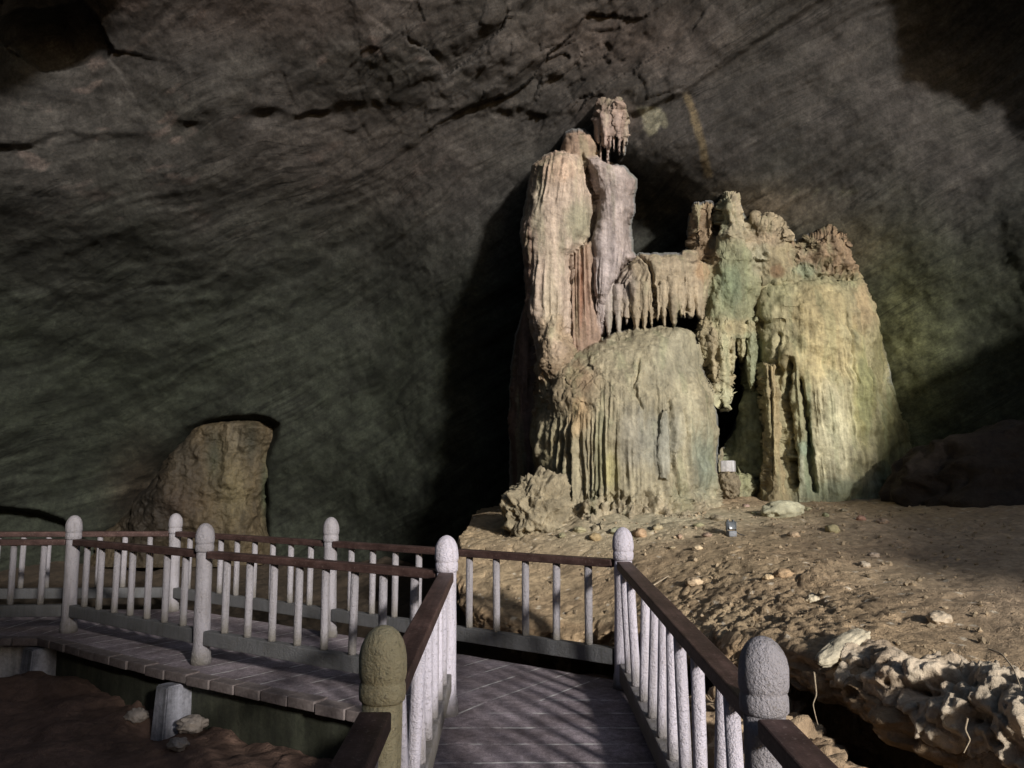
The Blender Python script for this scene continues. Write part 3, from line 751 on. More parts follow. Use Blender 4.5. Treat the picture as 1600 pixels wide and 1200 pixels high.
body(c, 'main_body', [(1232, 428), (1219, 441), (1186, 456), (1178, 475), (1174, 497), (1183, 503), (1185, 566), (1194, 580), (1190, 627), (1194, 713), (1186, 770), (1180, 820)],
     [(1340, 425), (1352, 431), (1361, 471), (1374, 514), (1393, 592), (1409, 653), (1430, 713), (1448, 780), (1456, 820)], 11.7, 1.0, (0.40, 0.36, 0.215), e=2.6, rt=.12, lump=.08, dprof=[(0, .55), (.12, .8), (.5, .92), (1, 1.1)],
     flute=((0.020, 6, 560, 800, 60, 1180, 1260), (0.022, 12, 500, 800, 50, 1318, 1460), (0.012, 14, 590, 790, 30, 1250, 1330)))
body(c, 'bright_curtain', [(1268, 585), (1258, 625), (1262, 700), (1278, 770), (1284, 800)], [(1312, 585), (1330, 625), (1342, 700), (1350, 770), (1354, 800)], 11.05, .32, (0.52, 0.46, 0.28), e=2.2, rt=.2, lump=.03, flute=((0.012, 15, 610, 800, 35),))
body(c, 'rib', [(1196, 570), (1194, 640), (1198, 720), (1188, 770), (1180, 800)], [(1212, 570), (1222, 640), (1224, 720), (1238, 770), (1246, 800)], 11.0, .36, (0.39, 0.31, 0.175), e=2, rt=.1, lump=.06, rough=.008, flute=((0.06, 10, 560, 740, 20),), wob=1.5, dprof=[(0, .6), (.7, .8), (1, 1.3)])
body(c, 'pedestal', [(1246, 690), (1241, 715), (1240, 770), (1236, 805)], [(1260, 690), (1268, 715), (1276, 770), (1282, 805)], 10.95, .24, (0.38, .40, .29), e=2.4, rt=.15, lump=.03)
body(c, 'bridge', [(1170, 380), (1168, 430), (1166, 500), (1172, 530)], [(1250, 392), (1262, 430), (1262, 470), (1240, 530)], 11.75, .45, (0.33, 0.28, 0.165), e=4, lump=.08)
body(c, 'crust', [(1290, 358), (1250, 370), (1228, 378), (1205, 398), (1200, 430), (1205, 446)], [(1300, 358), (1320, 364), (1334, 382), (1344, 408), (1348, 430), (1350, 446)], 11.85, .60, (0.25, 0.175, 0.11), e=2.4, rt=.2, lump=.13, rough=.018, wob=3.0)
c = 'stalactite_cluster'
body(c, 'root_knob', [(934, 158), (926, 176), (927, 196), (930, 214)], [(972, 158), (982, 178), (983, 196), (980, 206)], 11.05, .34, (0.30, 0.225, 0.185), e=2, rt=.5, lump=.08, rough=.03, wob=2.5)
for u, v0, v1, w, Y in [(935, 182, 226, 14, 10.86), (945, 178, 232, 17, 10.74), (953, 200, 232, 9, 10.72), (964, 178, 214, 10, 10.76), (968, 190, 241, 8, 10.8), (975, 188, 243, 8, 10.86), (979, 190, 226, 6, 10.92), (939, 215, 256, 6, 10.84), (950, 220, 256, 6, 10.76), (931, 192, 236, 7, 10.95), (959, 190, 236, 6, 10.8)]:
    hang(c, u, v0, v1, w, Y, (0.41, 0.31, 0.27), 0, end=.25)

ZONES = [(905, 345, 26, 38, (.24, .25, .16), .7), (842, 300, 10, 70, (.33, .31, .22), .6), (908, 455, 3, 60, RUST, .6), (918, 470, 2.5, 60, (.16, .09, .06), .6), (860, 480, 14, 80, (.52, .45, .32), .6), (826, 430, 8, 100, (0.25, .15, .11), .8), (822, 540, 10, 60, (.2, .13, .1), .8),
         (868, 262, 46, 30, (0.45, 0.31, 0.22), .6), (985, 288, 10, 12, (.27, .21, .19), .5), (950, 420, 20, 90, (0.46, 0.40, 0.40), .5), (872, 545, 12, 18, (0.55, 0.42, 0.31), .8), (905, 590, 22, 26, (0.28, .17, .10), .6),
         (1098, 425, 16, 22, (0.42, 0.25, 0.13), .6), (975, 440, 18, 34, PINK, .6), (880, 605, 60, 40, (0.31, 0.22, 0.14), .5), (1060, 560, 50, 45, (0.34, 0.315, 0.225), .7), (905, 650, 18, 34, (0.44, 0.29, 0.15), .6),
         (955, 735, 14, 36, (0.36, 0.33, 0.11), .5), (865, 720, 14, 60, (0.46, .40, .23), .6), (1030, 690, 36, 60, GREY, .7), (1100, 725, 22, 56, (0.22, 0.26, 0.205), .75), (1078, 650, 14, 50, (.46, .42, .29), .5),
         (985, 690, 22, 60, (.29, .275, .23), .6), (980, 815, 220, 36, (0.43, .36, .25), .85), (1140, 440, 30, 46, (0.165, 0.205, 0.125), .8), (1186, 398, 14, 30, (.40, .38, .27), .7), (1112, 400, 10, 16, (.36, .25, .15), .6),
         (1160, 510, 40, 12, (.40, .33, .19), .7), (1132, 622, 14, 22, (.60, .58, .38), .8), (1132, 340, 8, 40, (.24, .26, .17), .7), (1150, 325, 8, 30, (.46, .38, .27), .6), (1190, 372, 30, 14, (.40, .30, .20), .6),
         (1160, 745, 26, 20, (.33, .33, .18), .7), (1185, 600, 10, 60, (.25, .28, .18), .5),
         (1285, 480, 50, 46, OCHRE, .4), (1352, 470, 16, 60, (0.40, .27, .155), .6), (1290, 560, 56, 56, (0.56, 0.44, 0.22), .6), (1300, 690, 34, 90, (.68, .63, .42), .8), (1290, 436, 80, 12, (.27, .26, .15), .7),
         (1350, 620, 20, 90, (0.27, .255, .085), .7), (1400, 700, 40, 100, (0.19, .185, .075), .85), (1232, 590, 12, 60, (.20, .16, .08), .7), (1378, 540, 14, 90, (.17, .15, .065), .85), (1408, 650, 18, 90, (.13, .12, .05), .9), (1436, 740, 20, 60, (.10, .09, .045), .9), (1300, 768, 60, 20, (0.30, .35, .235), .7), (1264, 690, 7, 80, (.17, .21, .125), .8),  # dark right-edge zones put the flank's gradual shade into the colour
         (1215, 455, 26, 24, (.31, .30, .17), .7), (1258, 420, 24, 14, (.27, .31, .20), .8), (1214, 424, 12, 12, (.17, .09, .045), .8), (1250, 392, 20, 10, (.40, .33, .22), .6), (1256, 700, 14, 12, (.24, .31, .22), .7)]

def build_relief():
    st = 1.0
    us = np.arange(785, 1472, st); vs = np.arange(140, 866, st)
    U, V = np.meshgrid(us, vs, indexing='ij')
    Q = np.stack([U / 11.0, V / 17.0, U * 0], -1)
    w1 = fbm(Q, 3); w2 = fbm(Q + 37.7, 3)
    Yall = []; inside = np.zeros(U.shape, bool); lab = np.full(U.shape, -1); best = np.full(U.shape, 99.0)
    acc = np.zeros(U.shape); r = 0.045
    lump = np.zeros(U.shape); rough = np.zeros(U.shape); wsum = np.zeros(U.shape) + 1e-280; base = np.zeros(U.shape + (3,)); flw = []
    for bi, b in enumerate(BODIES):
        v0 = min(p[1] for p in b['L']); v1 = max(p[1] for p in b['L'])
        ua, ub = int(max(0, min(p[0] for p in b['L']) - 785 - 14)), int(min(len(us), max(p[0] for p in b['R']) - 785 + 15))
        va, vb = int(max(0, v0 - 140 - 14)), int(min(len(vs), v1 - 140 + 15))
        sl = (slice(ua, ub), slice(va, vb))
        u = U[sl] + b['wob'] * 1.6 * w1[sl]; v = V[sl] + b['wob'] * 1.6 * w2[sl]
        if b['jag']: v = v + b['jag'] * np.clip(0.25 + 1.2 * noise(np.stack([u / 7.0, u * 0, u * 0 + 5.5], -1)), 0, 1) * smooth(v0 + .35 * (v1 - v0), v1, v)
        L = poly(v, b['L']); R = poly(v, b['R']); hw = np.maximum((R - L) / 2, 0.4); uc = (L + R) / 2
        x = np.abs(u - uc) / hw; tt = np.clip((v - v0) / (v1 - v0), 0, 1)
        cap = np.sqrt(np.clip(1 - (1 - np.clip(tt / b['rt'], 0, 1)) ** 2, 0, 1)) * .75 + .25
        dp = np.interp(tt, *zip(*b['dprof'])) if b['dprof'] else 1.0
        prof = np.sqrt(np.clip(1 - np.clip(x, 0, 1) ** b['e'], 0, 1))
        scale = np.minimum(1.0, hw / (0.35 * np.max(hw)))
        out = np.maximum(np.maximum((x - 1) * hw, v0 - v), v - v1); ins = out <= 0
        Yb = b['Y'] - b['df'] * dp * prof * cap * scale + np.clip(out, 0, 40) * b['edge'] * 2
        wgt = np.exp(-np.clip((Yb - 10.0) / r, -60, 90)) * (out < 13)
        acc[sl] += wgt; inside[sl] |= ins
        m = ins & (Yb < best[sl]); best[sl] = np.where(m, Yb, best[sl]); lab[sl] = np.where(m, bi, lab[sl])
        w_ = np.minimum(wgt, 1e30); wsum[sl] += w_; lump[sl] += w_ * b['lump']; rough[sl] += w_ * b['rough']; base[sl] += w_[..., None] * np.array(b['base'])
    Y = 10.0 - r * np.log(acc + 1e-38)
    lump /= wsum; rough /= wsum; base /= wsum[..., None]
    # a rim that runs back into the rock so that the edges have thickness
    for A_e in (np.s_[:3], np.s_[-3:]): inside[A_e] = False
    for A_e in (np.s_[:, :3], np.s_[:, -4:]): inside[A_e] = False
    keep = inside.copy(); Yr = np.where(inside, Y, 99.0); labr = lab.copy()
    for k in range(3):
        n_ = np.full(U.shape, 99.0); ln = np.full(U.shape, -1)
        for dx, dy in ((1, 0), (-1, 0), (0, 1), (0, -1)):
            s_ = np.roll(np.roll(Yr, dx, 0), dy, 1); l_ = np.roll(np.roll(labr, dx, 0), dy, 1)
            m = s_ < n_; n_ = np.where(m, s_, n_); ln = np.where(m, l_, ln)
        add = (~keep) & (n_ < 50); add[:, :2] = False; add[:2] = False; add[:, -2:] = False; add[-2:] = False
        Yr = np.where(add, n_ + 0.25, Yr); labr = np.where(add, ln, labr); keep |= add
    rim = keep & ~inside
    P = at(U, V, np.where(keep, Yr, 12.5))
    base = np.where(inside[..., None], base, 0.25)
    # normals of the melted skin
    Ys = np.where(keep, Yr, 12.5)
    gx = np.gradient(P, axis=0); gy = np.gradient(P, axis=1)
    nrm = np.cross(gx, gy); nrm /= np.linalg.norm(nrm, axis=-1)[..., None] + 1e-12
    nrm = np.where((nrm[..., 1] > 0)[..., None], -nrm, nrm)
    nrm[..., 1] = np.minimum(nrm[..., 1], -0.5); nrm /= np.linalg.norm(nrm, axis=-1)[..., None]
    K = keep
    p = P[K]; u = U[K]; v = V[K]; nn = nrm[K]
    d = lump[K] * fbm(p * 1.9, 3) * 1.2 + 0.010 * fbm(p * 9, 3)
    rg = rough[K]
    d1, d2, cc = voro(p * np.array([7.5, 7.5, 6.5]) + 0.7 * fbm(p * 4, 2)[..., None])
    d += rg * (0.9 * (cc - 0.5) + 2.0 * fbm(p * 5.0, 4) - 0.8 * np.exp(-((d2 - d1) / .12) ** 2))
    pit = smooth(0.30, 0.6, noise(p * np.array([11, 11, 7]) + 4)); d -= 1.6 * rg * pit
    labk = labr[K]
    # flutes, arc length measured along x and depth
    for bi, b in enumerate(BODIES):
        if not b['flute']: continue
        mb = labk == bi
        pb = p[mb]; ub = u[mb]; vb = v[mb]; db = np.zeros(mb.sum()); sd = bi * 3.7
        vf = np.linspace(min(q[1] for q in b['L']), max(q[1] for q in b['L']), 60)
        Lb, Rb = np.polyval(np.polyfit(vf, poly(vf, b['L']), 2), vb), np.polyval(np.polyfit(vf, poly(vf, b['R']), 2), vb); hb = np.maximum((Rb - Lb) / 2, 3)
        arc = np.arcsin(np.clip((ub - (Lb + Rb) / 2) / hb, -1, 1)) * np.median(hb) * b['Y'] / F * 1.25
        if b['varc']: arc = np.sign(ub - 985) * np.abs((ub - 985) / 140) ** 1.1 * 140 * 9.7 / F
        for fl in b['flute']:
            amp, fr, a0, a1, fade = fl[:5]
            en = 22 * noise(np.stack([arc * fr * .8, arc * 0, arc * 0 + sd], -1))
            mask = smooth(a0 - fade, a0 + fade, vb + en) * smooth(a1 + fade * .4, a1 - fade * .4, vb + .4 * en)
            if len(fl) > 5: mask = mask * smooth(fl[5] - 12, fl[5] + 12, ub) * smooth(fl[6] + 12, fl[6] - 12, ub)
            var = np.clip(0.55 + 0.7 * fbm(pb * np.array([1.8, 1.8, .9]) + sd, 2) + 0.8 * noise(np.stack([arc * 4.3, pb[:, 2] * 1.1, arc * 0 + sd + 2.2], -1)), 0, 1.4)
            g = noise(np.stack([arc * fr + 0.22 * noise(pb * 1.3 + sd), pb[:, 2] * 0.25 + sd, arc * 0 + 3.1], -1))
            g2 = noise(np.stack([arc * fr * 2.1, pb[:, 2] * 0.6 + sd, arc * 0 + 8.1], -1))
            brk = smooth(-0.55, 0.05, noise(np.stack([arc * fr * .9, pb[:, 2] * 3.2 + sd, arc * 0 + 1.7], -1)))
            db += 1.5 * (0.35 + 0.65 * brk) * amp * mask * var * ((0.40 - 2.2 * np.abs(g)) + 0.35 * g2)
        d[mb] += db
    def line(pts, wid, dep, along='v'):
        if along == 'v':
            vv = [q[1] for q in pts]; c0 = np.interp(v, vv, [q[0] for q in pts]) + 2.2 * noise(p * 7) + 1.2 * noise(p * 19)
            return -dep * np.exp(-((u - c0) / wid) ** 2) * smooth(vv[0] - 4, vv[0] + 4, v) * smooth(vv[-1] + 4, vv[-1] - 4, v)
        uu = [q[0] for q in pts]; c0 = np.interp(u, uu, [q[1] for q in pts]) + 2.2 * noise(p * 7)
        return -dep * np.exp(-((v - c0) / wid) ** 2) * smooth(uu[0] - 4, uu[0] + 4, u) * smooth(uu[-1] + 4, uu[-1] - 4, u)
    cr = line([(912, 240), (919, 280), (930, 304), (931, 332), (926, 350), (924, 366), (919, 380)], 1.8, .09)
    cr += line([(996, 396), (1014, 414), (1019, 437), (1024, 471), (1023, 495)], 2.0, .13)
    cr += line([(1176, 498), (1184, 505), (1187, 566), (1195, 582), (1190, 640)], 1.8, .10)
    cr += line([(1280, 428), (1345, 431)], 1.8, .07, 'u')
    cr += line([(1234, 560), (1228, 620), (1236, 700), (1240, 760)], 5, .20)
    cr += line([(1250, 590), (1258, 640), (1266, 700), (1277, 768)], 3.0, .16)
    cr += line([(1216, 520), (1214, 600), (1226, 700)], 3, .08)
    cr += line([(1344, 450), (1356, 560), (1370, 680)], 2.4, .06) + line([(1325, 470), (1340, 600)], 2.0, .05)
    cr += line([(1050, 620), (1054, 700), (1062, 780)], 3.0, .07) + line([(1071, 640), (1078, 720), (1074, 780)], 3.0, .06) + line([(1000, 560), (992, 600), (1004, 640)], 2, .05)
    # crazed lumps on the shoulder of the dome
    e1, e2, ec = voro(p * np.array([5.0, 5.0, 5.5]) + 0.9 * fbm(p * 3, 3)[..., None])
    lm = np.exp(-(((u - 905) / 42) ** 2 + ((v - 600) / 42) ** 2)) + .25 * np.exp(-(((u - 985) / 30) ** 2 + ((v - 595) / 30) ** 2)) + .7 * np.exp(-(((u - 850) / 18) ** 2 + ((v - 610) / 40) ** 2))
    cr += np.clip(lm, 0, 1) * (0.05 * (ec - .5) - 0.022 * np.exp(-((e2 - e1) / .07) ** 2))
    # lumpy ground contact of the dome
    ft = smooth(750, 790, v) * smooth(1190, 1120, u)
    cr += ft * (0.10 * (ec - 0.5) + 0.13 * fbm(p * 3.5 + 3, 4) - 0.09 * pit)
    d += cr
    d *= np.where(rim[K], 0.05, 1.0)
    p = p + nn * d[..., None]
    # colour
    C = base[K].copy()
    wobz = 0.5 * fbm(p * 1.7 + 9, 4); Sst = fbm(np.stack([p[:, 0] * 9, p[:, 1] * 4, p[:, 2] * 1.6], -1) + 51, 4)
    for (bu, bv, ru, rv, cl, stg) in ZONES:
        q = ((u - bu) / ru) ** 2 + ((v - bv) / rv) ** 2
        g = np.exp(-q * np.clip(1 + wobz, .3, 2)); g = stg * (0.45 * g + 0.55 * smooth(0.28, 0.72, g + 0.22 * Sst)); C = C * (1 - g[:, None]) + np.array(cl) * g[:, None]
    S = fbm(np.stack([p[:, 0] * 8 - p[:, 1] * 4, p[:, 1] * 2, p[:, 2] * 0.5], -1), 4)
    C = C * (1 + 0.26 * np.clip(S, -1.3, 1.2))[:, None]
    S2 = smooth(0.1, 0.7, fbm(np.stack([p[:, 0] * 5, p[:, 1] * 3, p[:, 2] * 0.9], -1) + 23, 4))[:, None]
    C = C * (1 - .30 * S2) + np.array(MOSS) * .30 * S2
    dirt = np.exp(-((e2 - e1) / .05) ** 2) * np.clip(lm, 0, 1)  # darker tone along the cracks between the lumps
    C = np.clip(C * 0.80 * (1 - .45 * dirt)[:, None], .01, .85)  # darkens the tone along the cracks between the lumps
    # cut into parts
    idx = np.full(U.shape, -1); idx[K] = np.arange(K.sum())
    a = idx[:-1, :-1]; b_ = idx[1:, :-1]; c_ = idx[1:, 1:]; d_ = idx[:-1, 1:]
    ok = (a >= 0) & (b_ >= 0) & (c_ >= 0) & (d_ >= 0)
    fl = labr[:-1, :-1][ok]; Fq = np.stack([a[ok], d_[ok], c_[ok], b_[ok]], -1)
    roots = {}
    for bi, b in enumerate(BODIES):
        f = Fq[fl == bi]
        if len(f) < 12: continue
        if b['thing'] not in roots:
            lb, ct, pos = TH[b['thing']]; roots[b['thing']] = tag(empty(b['thing'], tuple(at(*pos))), lb, ct)
        t = roots[b['thing']]
        uq, inv = np.unique(f.ravel(), return_inverse=True)
        o = link(b['part'], mesh(p[uq] - np.array(t.location), inv.reshape(-1, 4), C[uq]), M_FLOW if b['rough'] < .03 else M_CRUST, t)
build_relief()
o = blob('rubble_rock', at(840, 802, 9.5), (0.33, 0.28, 0.40), M_CRUST, (0.29, 0.245, 0.165), 0.34, 1.9, 3.0, cells=0.10, ridge=0.13, sub=6)
tag(o, 'craggy crumbling rock at the left foot of the ribbed flowstone dome', 'rock')

# --- small flowstone in the niche on the left
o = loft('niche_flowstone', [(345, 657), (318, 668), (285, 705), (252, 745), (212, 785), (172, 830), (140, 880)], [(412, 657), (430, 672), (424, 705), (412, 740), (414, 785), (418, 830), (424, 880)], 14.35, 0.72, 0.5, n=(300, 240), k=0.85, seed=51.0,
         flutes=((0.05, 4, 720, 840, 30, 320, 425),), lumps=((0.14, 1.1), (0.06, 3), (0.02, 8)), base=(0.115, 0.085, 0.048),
         zones=[(368, 690, 16, 40, (0.150, 0.125, 0.085), .8), (335, 715, 14, 40, (0.037, 0.043, 0.025), .9), (392, 690, 14, 40, (0.050, 0.050, 0.035), .8), (365, 770, 28, 50, (0.170, 0.140, 0.075), .8), (290, 740, 26, 30, (0.150, 0.115, 0.075), .7), (265, 790, 40, 30, (0.100, 0.060, 0.040), .7), (415, 770, 8, 50, (0.060, 0.080, 0.045), .8), (225, 775, 75, 150, (.020, .015, .010), 1.0), (285, 700, 20, 44, (.05, .042, .03), .85)])  # last zones: brown left flank with its shadow painted in
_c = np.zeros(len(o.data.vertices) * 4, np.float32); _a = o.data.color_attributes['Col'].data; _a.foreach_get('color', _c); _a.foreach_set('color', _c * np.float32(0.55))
tag(o, 'small ochre flowstone in the arched niche low on the left wall', 'rock formation')

# --- dark mound on the far right
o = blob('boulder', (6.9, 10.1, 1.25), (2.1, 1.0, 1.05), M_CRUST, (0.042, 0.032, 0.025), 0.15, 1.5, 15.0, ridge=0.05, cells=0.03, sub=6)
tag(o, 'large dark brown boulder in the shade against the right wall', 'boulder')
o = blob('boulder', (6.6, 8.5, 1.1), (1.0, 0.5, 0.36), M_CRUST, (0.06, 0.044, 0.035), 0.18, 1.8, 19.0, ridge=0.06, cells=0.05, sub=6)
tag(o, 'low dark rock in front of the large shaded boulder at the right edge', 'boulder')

# ------------------------------------------------------------------ rock ledge on the lip, lower right
def ledge(name, path, rad, base, seed, na=150, ns=330):
    path = np.array(path, float); sg = np.r_[0, np.cumsum(np.linalg.norm(np.diff(path, axis=0), axis=1))]
    s = np.linspace(0, sg[-1], ns); C0 = np.stack([np.interp(s, sg, path[:, k]) for k in range(3)], -1)
    rr = np.interp(s, sg, rad) * np.clip(np.minimum(s, sg[-1] - s) / 0.18, 0.02, 1) ** 0.5
    T = np.gradient(C0, axis=0); T /= np.linalg.norm(T, axis=1)[:, None]
    up = np.array([0, 0, 1.0]); S = np.cross(T, up); S /= np.linalg.norm(S, axis=1)[:, None]; U = np.cross(S, T)
    ph = np.linspace(0, 2 * math.pi, na, endpoint=False)
    Nn = np.cos(ph)[:, None, None] * S[None] * 1.15 + np.sin(ph)[:, None, None] * U[None] * 0.8
    P = C0[None] + Nn * rr[None, :, None]
    d1, d2, c = voro(P * np.array([4.2, 4.2, 5.5]) + 0.6 * fbm(P * 3 + seed, 3)[..., None])
    e1, e2, ec = voro(P * 12 + seed)
    d = 0.22 * (c - 0.5) + 0.55 * fbm(P * 2.2 + seed, 5, .6) + 0.16 * ridged(P * 4.0 + seed, 3) - 0.10 * np.exp(-((d2 - d1) / 0.12) ** 2) + 0.22 * (ec - 0.5) + 0.10 * fbm(P * 14 + seed, 3)
    pit = smooth(0.18, 0.5, noise(P * np.array([4, 4, 7]) + 40 + seed)); d = d - 0.75 * pit - 0.35 * smooth(0.25, 0.5, noise(P * 11 + 3 + seed))
    P = P + Nn * (d * rr[None] * 0.75)[..., None]
    Cc = np.ones(P.shape) * np.array(base); k = smooth(-.3, .4, fbm(P * 2.2 + 5, 4))[..., None]
    Cc = Cc * (1 - .5 * k) + np.array([0.36, 0.25, 0.16]) * .5 * k
    Cc = Cc * (1 + 0.3 * (ec - .5))[..., None]
    Fc = grid_faces(na, ns, True).tolist(); Fc.append([i * ns for i in range(na)]); Fc.append([i * ns + ns - 1 for i in range(na)][::-1])
    return link(name, mesh(P.reshape(-1, 3), Fc, Cc.reshape(-1, 3)), M_CRUST)
o = ledge('rock_ledge', [(1.80, 4.9, .53), (1.98, 4.6, .49), (2.2, 4.25, .45), (2.42, 3.85, .38), (2.72, 3.35, .25), (3.1, 2.7, .1)], [.10, .17, .24, .31, .38, .42], (0.54, 0.45, 0.34), 3.0)
tag(o, 'pale craggy rock ledge overhanging the dark hollow beside the near right railing', 'rock ledge')
o = ledge('rock_shelf', [(1.30, 5.3, .16), (1.38, 4.8, .10), (1.36, 4.25, .05), (1.28, 3.7, -.02), (1.2, 3.2, -.12)], [.24, .30, .30, .28, .24], (0.42, 0.31, 0.20), 9.0, 110, 200)
tag(o, 'lower brown rock shelf inside the hollow behind the near railing post', 'rock shelf')
o = ledge('broken_rock', [(2.2, 3.95, .06), (2.38, 3.55, .04), (2.52, 3.1, -.05)], [.14, .19, .2], (0.34, 0.245, 0.165), 14.0, 110, 180)
tag(o, 'broken brown rock under the pale ledge in the lower right corner', 'rock')

def stone(name, u, v, size, base, label, seed, lift=0.25, dims=(1, 0.8, 0.6), rz=0.0, cells=0.3, cat='stone', sub=4):
    p = hit(u, v)
    o = blob(name, (0, 0, 0), np.array(dims) * size, M_STONE, base, 0.12, 1.6, seed, cells=cells, sub=sub)
    o.location = (p[0], p[1], p[2] + size * dims[2] * lift); o.rotation_euler = (0, 0, rz)
    tag(o, label, cat); return o
stone('slab_stone', 1222, 805, 0.26, (0.42, 0.40, 0.28), 'flat pale slab stone lying under the ribbed foot of the yellow mass', 4.0, 0.5, (1, .5, .42), 0.3, cat='stone')
stone('loose_stone', 1350, 975 - 90, 0.05, (0.5, 0.42, 0.32), 'small pale stone on the dirt below the shaded boulder', 5.0)
stone('loose_stone', 1468, 970, 0.075, (0.52, 0.43, 0.32), 'fist sized pale stone casting a dark shadow on the dirt above the rock ledge', 6.0)
stone('loose_stone', 1085, 912, 0.07, (0.5, 0.38, 0.25), 'brown stone lying alone on the dirt behind the near right handrail', 7.0)
stone('loose_stone', 1225, 900, 0.075, (0.36, 0.25, 0.15), 'dark clod in a shallow dip in the middle of the dirt slope', 8.0)
stone('loose_stone', 1200, 904, 0.045, (0.55, 0.42, 0.26), 'tan pebble just left of the dark clod in the dip', 9.0)
stone('loose_stone', 1270, 940, 0.05, (0.60, 0.52, 0.38), 'cream coloured stone on the dirt above the cracked clods', 10.0)
stone('loose_stone', 1365, 870, 0.05, (0.45, 0.36, 0.28), 'grey stone at the edge of the lit dirt near the dark boulder', 11.0)
stone('loose_stone', 1380, 805 + 12, 0.06, (0.4, 0.3, 0.22), 'brown stone between the yellow mass and the dark boulder', 12.0)
stone('loose_stone', 1090, 858, 0.05, (0.48, 0.38, 0.25), 'small stone between the floodlight and the post finial', 13.0)
stone('loose_stone', 1240, 838, 0.06, (0.44, 0.33, 0.22), 'stone on the dirt below the flat pale slab stone', 14.0)
_sr = random.Random(4)
for (u_, v_) in [(878, 838), (905, 829), (930, 842), (965, 832), (1000, 836), (1028, 826), (1062, 840), (1092, 822), (1120, 812), (1165, 792), (1178, 803), (1262, 797), (1290, 806), (1318, 799), (1345, 812), (1105, 838), (1050, 856), (1300, 830)]:
    o = stone('loose_stone', u_, v_, _sr.uniform(.035, .085), (_sr.uniform(.3, .46), _sr.uniform(.26, .34), _sr.uniform(.17, .23)), 'small brown stone among the crumbs along the foot of the flowstone formations', _sr.uniform(20, 90), 0.2, (1, _sr.uniform(.6, .9), _sr.uniform(.45, .7)), _sr.uniform(0, 6), .4, sub=3)
    o['group'] = 'small stones along the foot of the formations'
# long splinter of stone
p = hit(1315, 1018)
o = blob('stone_splinter', (0, 0, 0), (0.23, 0.07, 0.055), M_STONE, (0.52, 0.46, 0.34), 0.10, 1.4, 31.0, cells=0.15)
o.location = (p[0], p[1] - 0.03, p[2] + 0.03); o.rotation_euler = (0.1, -0.30, 0.55)
tag(o, 'long pale splinter of stone lying at the broken edge of the dirt', 'stone')
# pebbles and crumbs: nobody could count them
def crumbs():
    V = []; Fc = []; C = []
    import bmesh
    bm = bmesh.new(); bmesh.ops.create_icosphere(bm, subdivisions=1, radius=1); D = np.array([v.co[:] for v in bm.verts]); FF = [[v.index for v in f.verts] for f in bm.faces]; bm.free()
    k = 0
    pts = []
    for _ in range(2000):
        x = rng.uniform(-0.4, 5.2); y = rng.uniform(4.6, 10.4)
        lx = np.interp(y, [4.1, 4.5, 5.0, 5.9, 6.7, 7.3, 7.6, 9], [2.1, 2.0, 1.7, 1.42, 1.15, .85, -.2, -.5])
        if x < lx + 0.05: continue
        pts.append((x, y))
    pts = np.array(pts); z = zm(pts); z = z + mound_relief(np.column_stack([pts, z]))
    for (x, y), zz in zip(pts, z):
        s = 0.005 + 0.020 * rng.rand() ** 4
        v = D * s * rng.uniform(0.6, 1.2, 3) * (1 + 0.25 * rng.normal(size=(len(D), 1)))
        a = rng.uniform(0, 6.28); ca, sa = math.cos(a), math.sin(a)
        v = np.column_stack([v[:, 0] * ca - v[:, 1] * sa, v[:, 0] * sa + v[:, 1] * ca, v[:, 2]]) + np.array([x, y, zz + s * 0.3])
        V.append(v); Fc += [[i + k for i in f] for f in FF]; k += len(D)
        c = np.array([0.36, 0.28, 0.185]) * rng.uniform(0.6, 1.2); C.append(np.tile(np.clip(c, 0, .75), (len(D), 1)))
    o = link('gravel', mesh(np.vstack(V), Fc, np.vstack(C)), M_STONE, smooth_sh=False)
    tag(o, kind='stuff')
crumbs()

def tube(name, pts, r, mat_, n=8, taper=1.0):
    pts = np.array(pts, float); sg = np.r_[0, np.cumsum(np.linalg.norm(np.diff(pts, axis=0), axis=1))]
    m = 40; s = np.linspace(0, sg[-1], m); C0 = np.stack([np.interp(s, sg, pts[:, k]) for k in range(3)], -1)
    for _ in range(4): C0[1:-1] = (C0[:-2] + 2 * C0[1:-1] + C0[2:]) / 4
    T = np.gradient(C0, axis=0); T /= np.linalg.norm(T, axis=1)[:, None]
    A = np.cross(T, np.array([0.31, 0.2, 0.93])); A /= np.linalg.norm(A, axis=1)[:, None]; B = np.cross(T, A)
    ph = np.linspace(0, 2 * math.pi, n, endpoint=False); rr = r * np.linspace(1, taper, m)
    P = C0[None] + (np.cos(ph)[:, None, None] * A[None] + np.sin(ph)[:, None, None] * B[None]) * rr[None, :, None]
    Fc = grid_faces(n, m, True).tolist(); Fc.append([i * m for i in range(n)]); Fc.append([i * m + m - 1 for i in range(n)][::-1])
    return link(name, mesh(P.reshape(-1, 3), Fc), mat_)
def pxs(l, Y): return [tuple(at(u, v, y)) for (u, v), y in zip(l, Y if isinstance(Y, (list, tuple)) else [Y] * len(l))]
o = tube('root', pxs([(1272, 1050), (1276, 1086), (1270, 1100), (1274, 1118), (1278, 1132)], 4.25), 0.0045, M_ROOT, taper=0.4)
tag(o, 'thin pale root dangling from the ledge over the dark hollow', 'root')
o = tube('root', pxs([(1512, 1122), (1508, 1140), (1516, 1156), (1506, 1176)], 3.55), 0.0045, M_ROOT, taper=0.5)
tag(o, 'pale forked root hanging at the right end of the hollow', 'root')
o = tube('root', pxs([(1545, 1014), (1566, 1022), (1584, 1045), (1596, 1078)], [3.62, 3.5, 3.4, 3.25]), 0.004, M_ROOT, taper=0.5)
tag(o, 'long thin root lying over the rock ledge at the right edge', 'root')
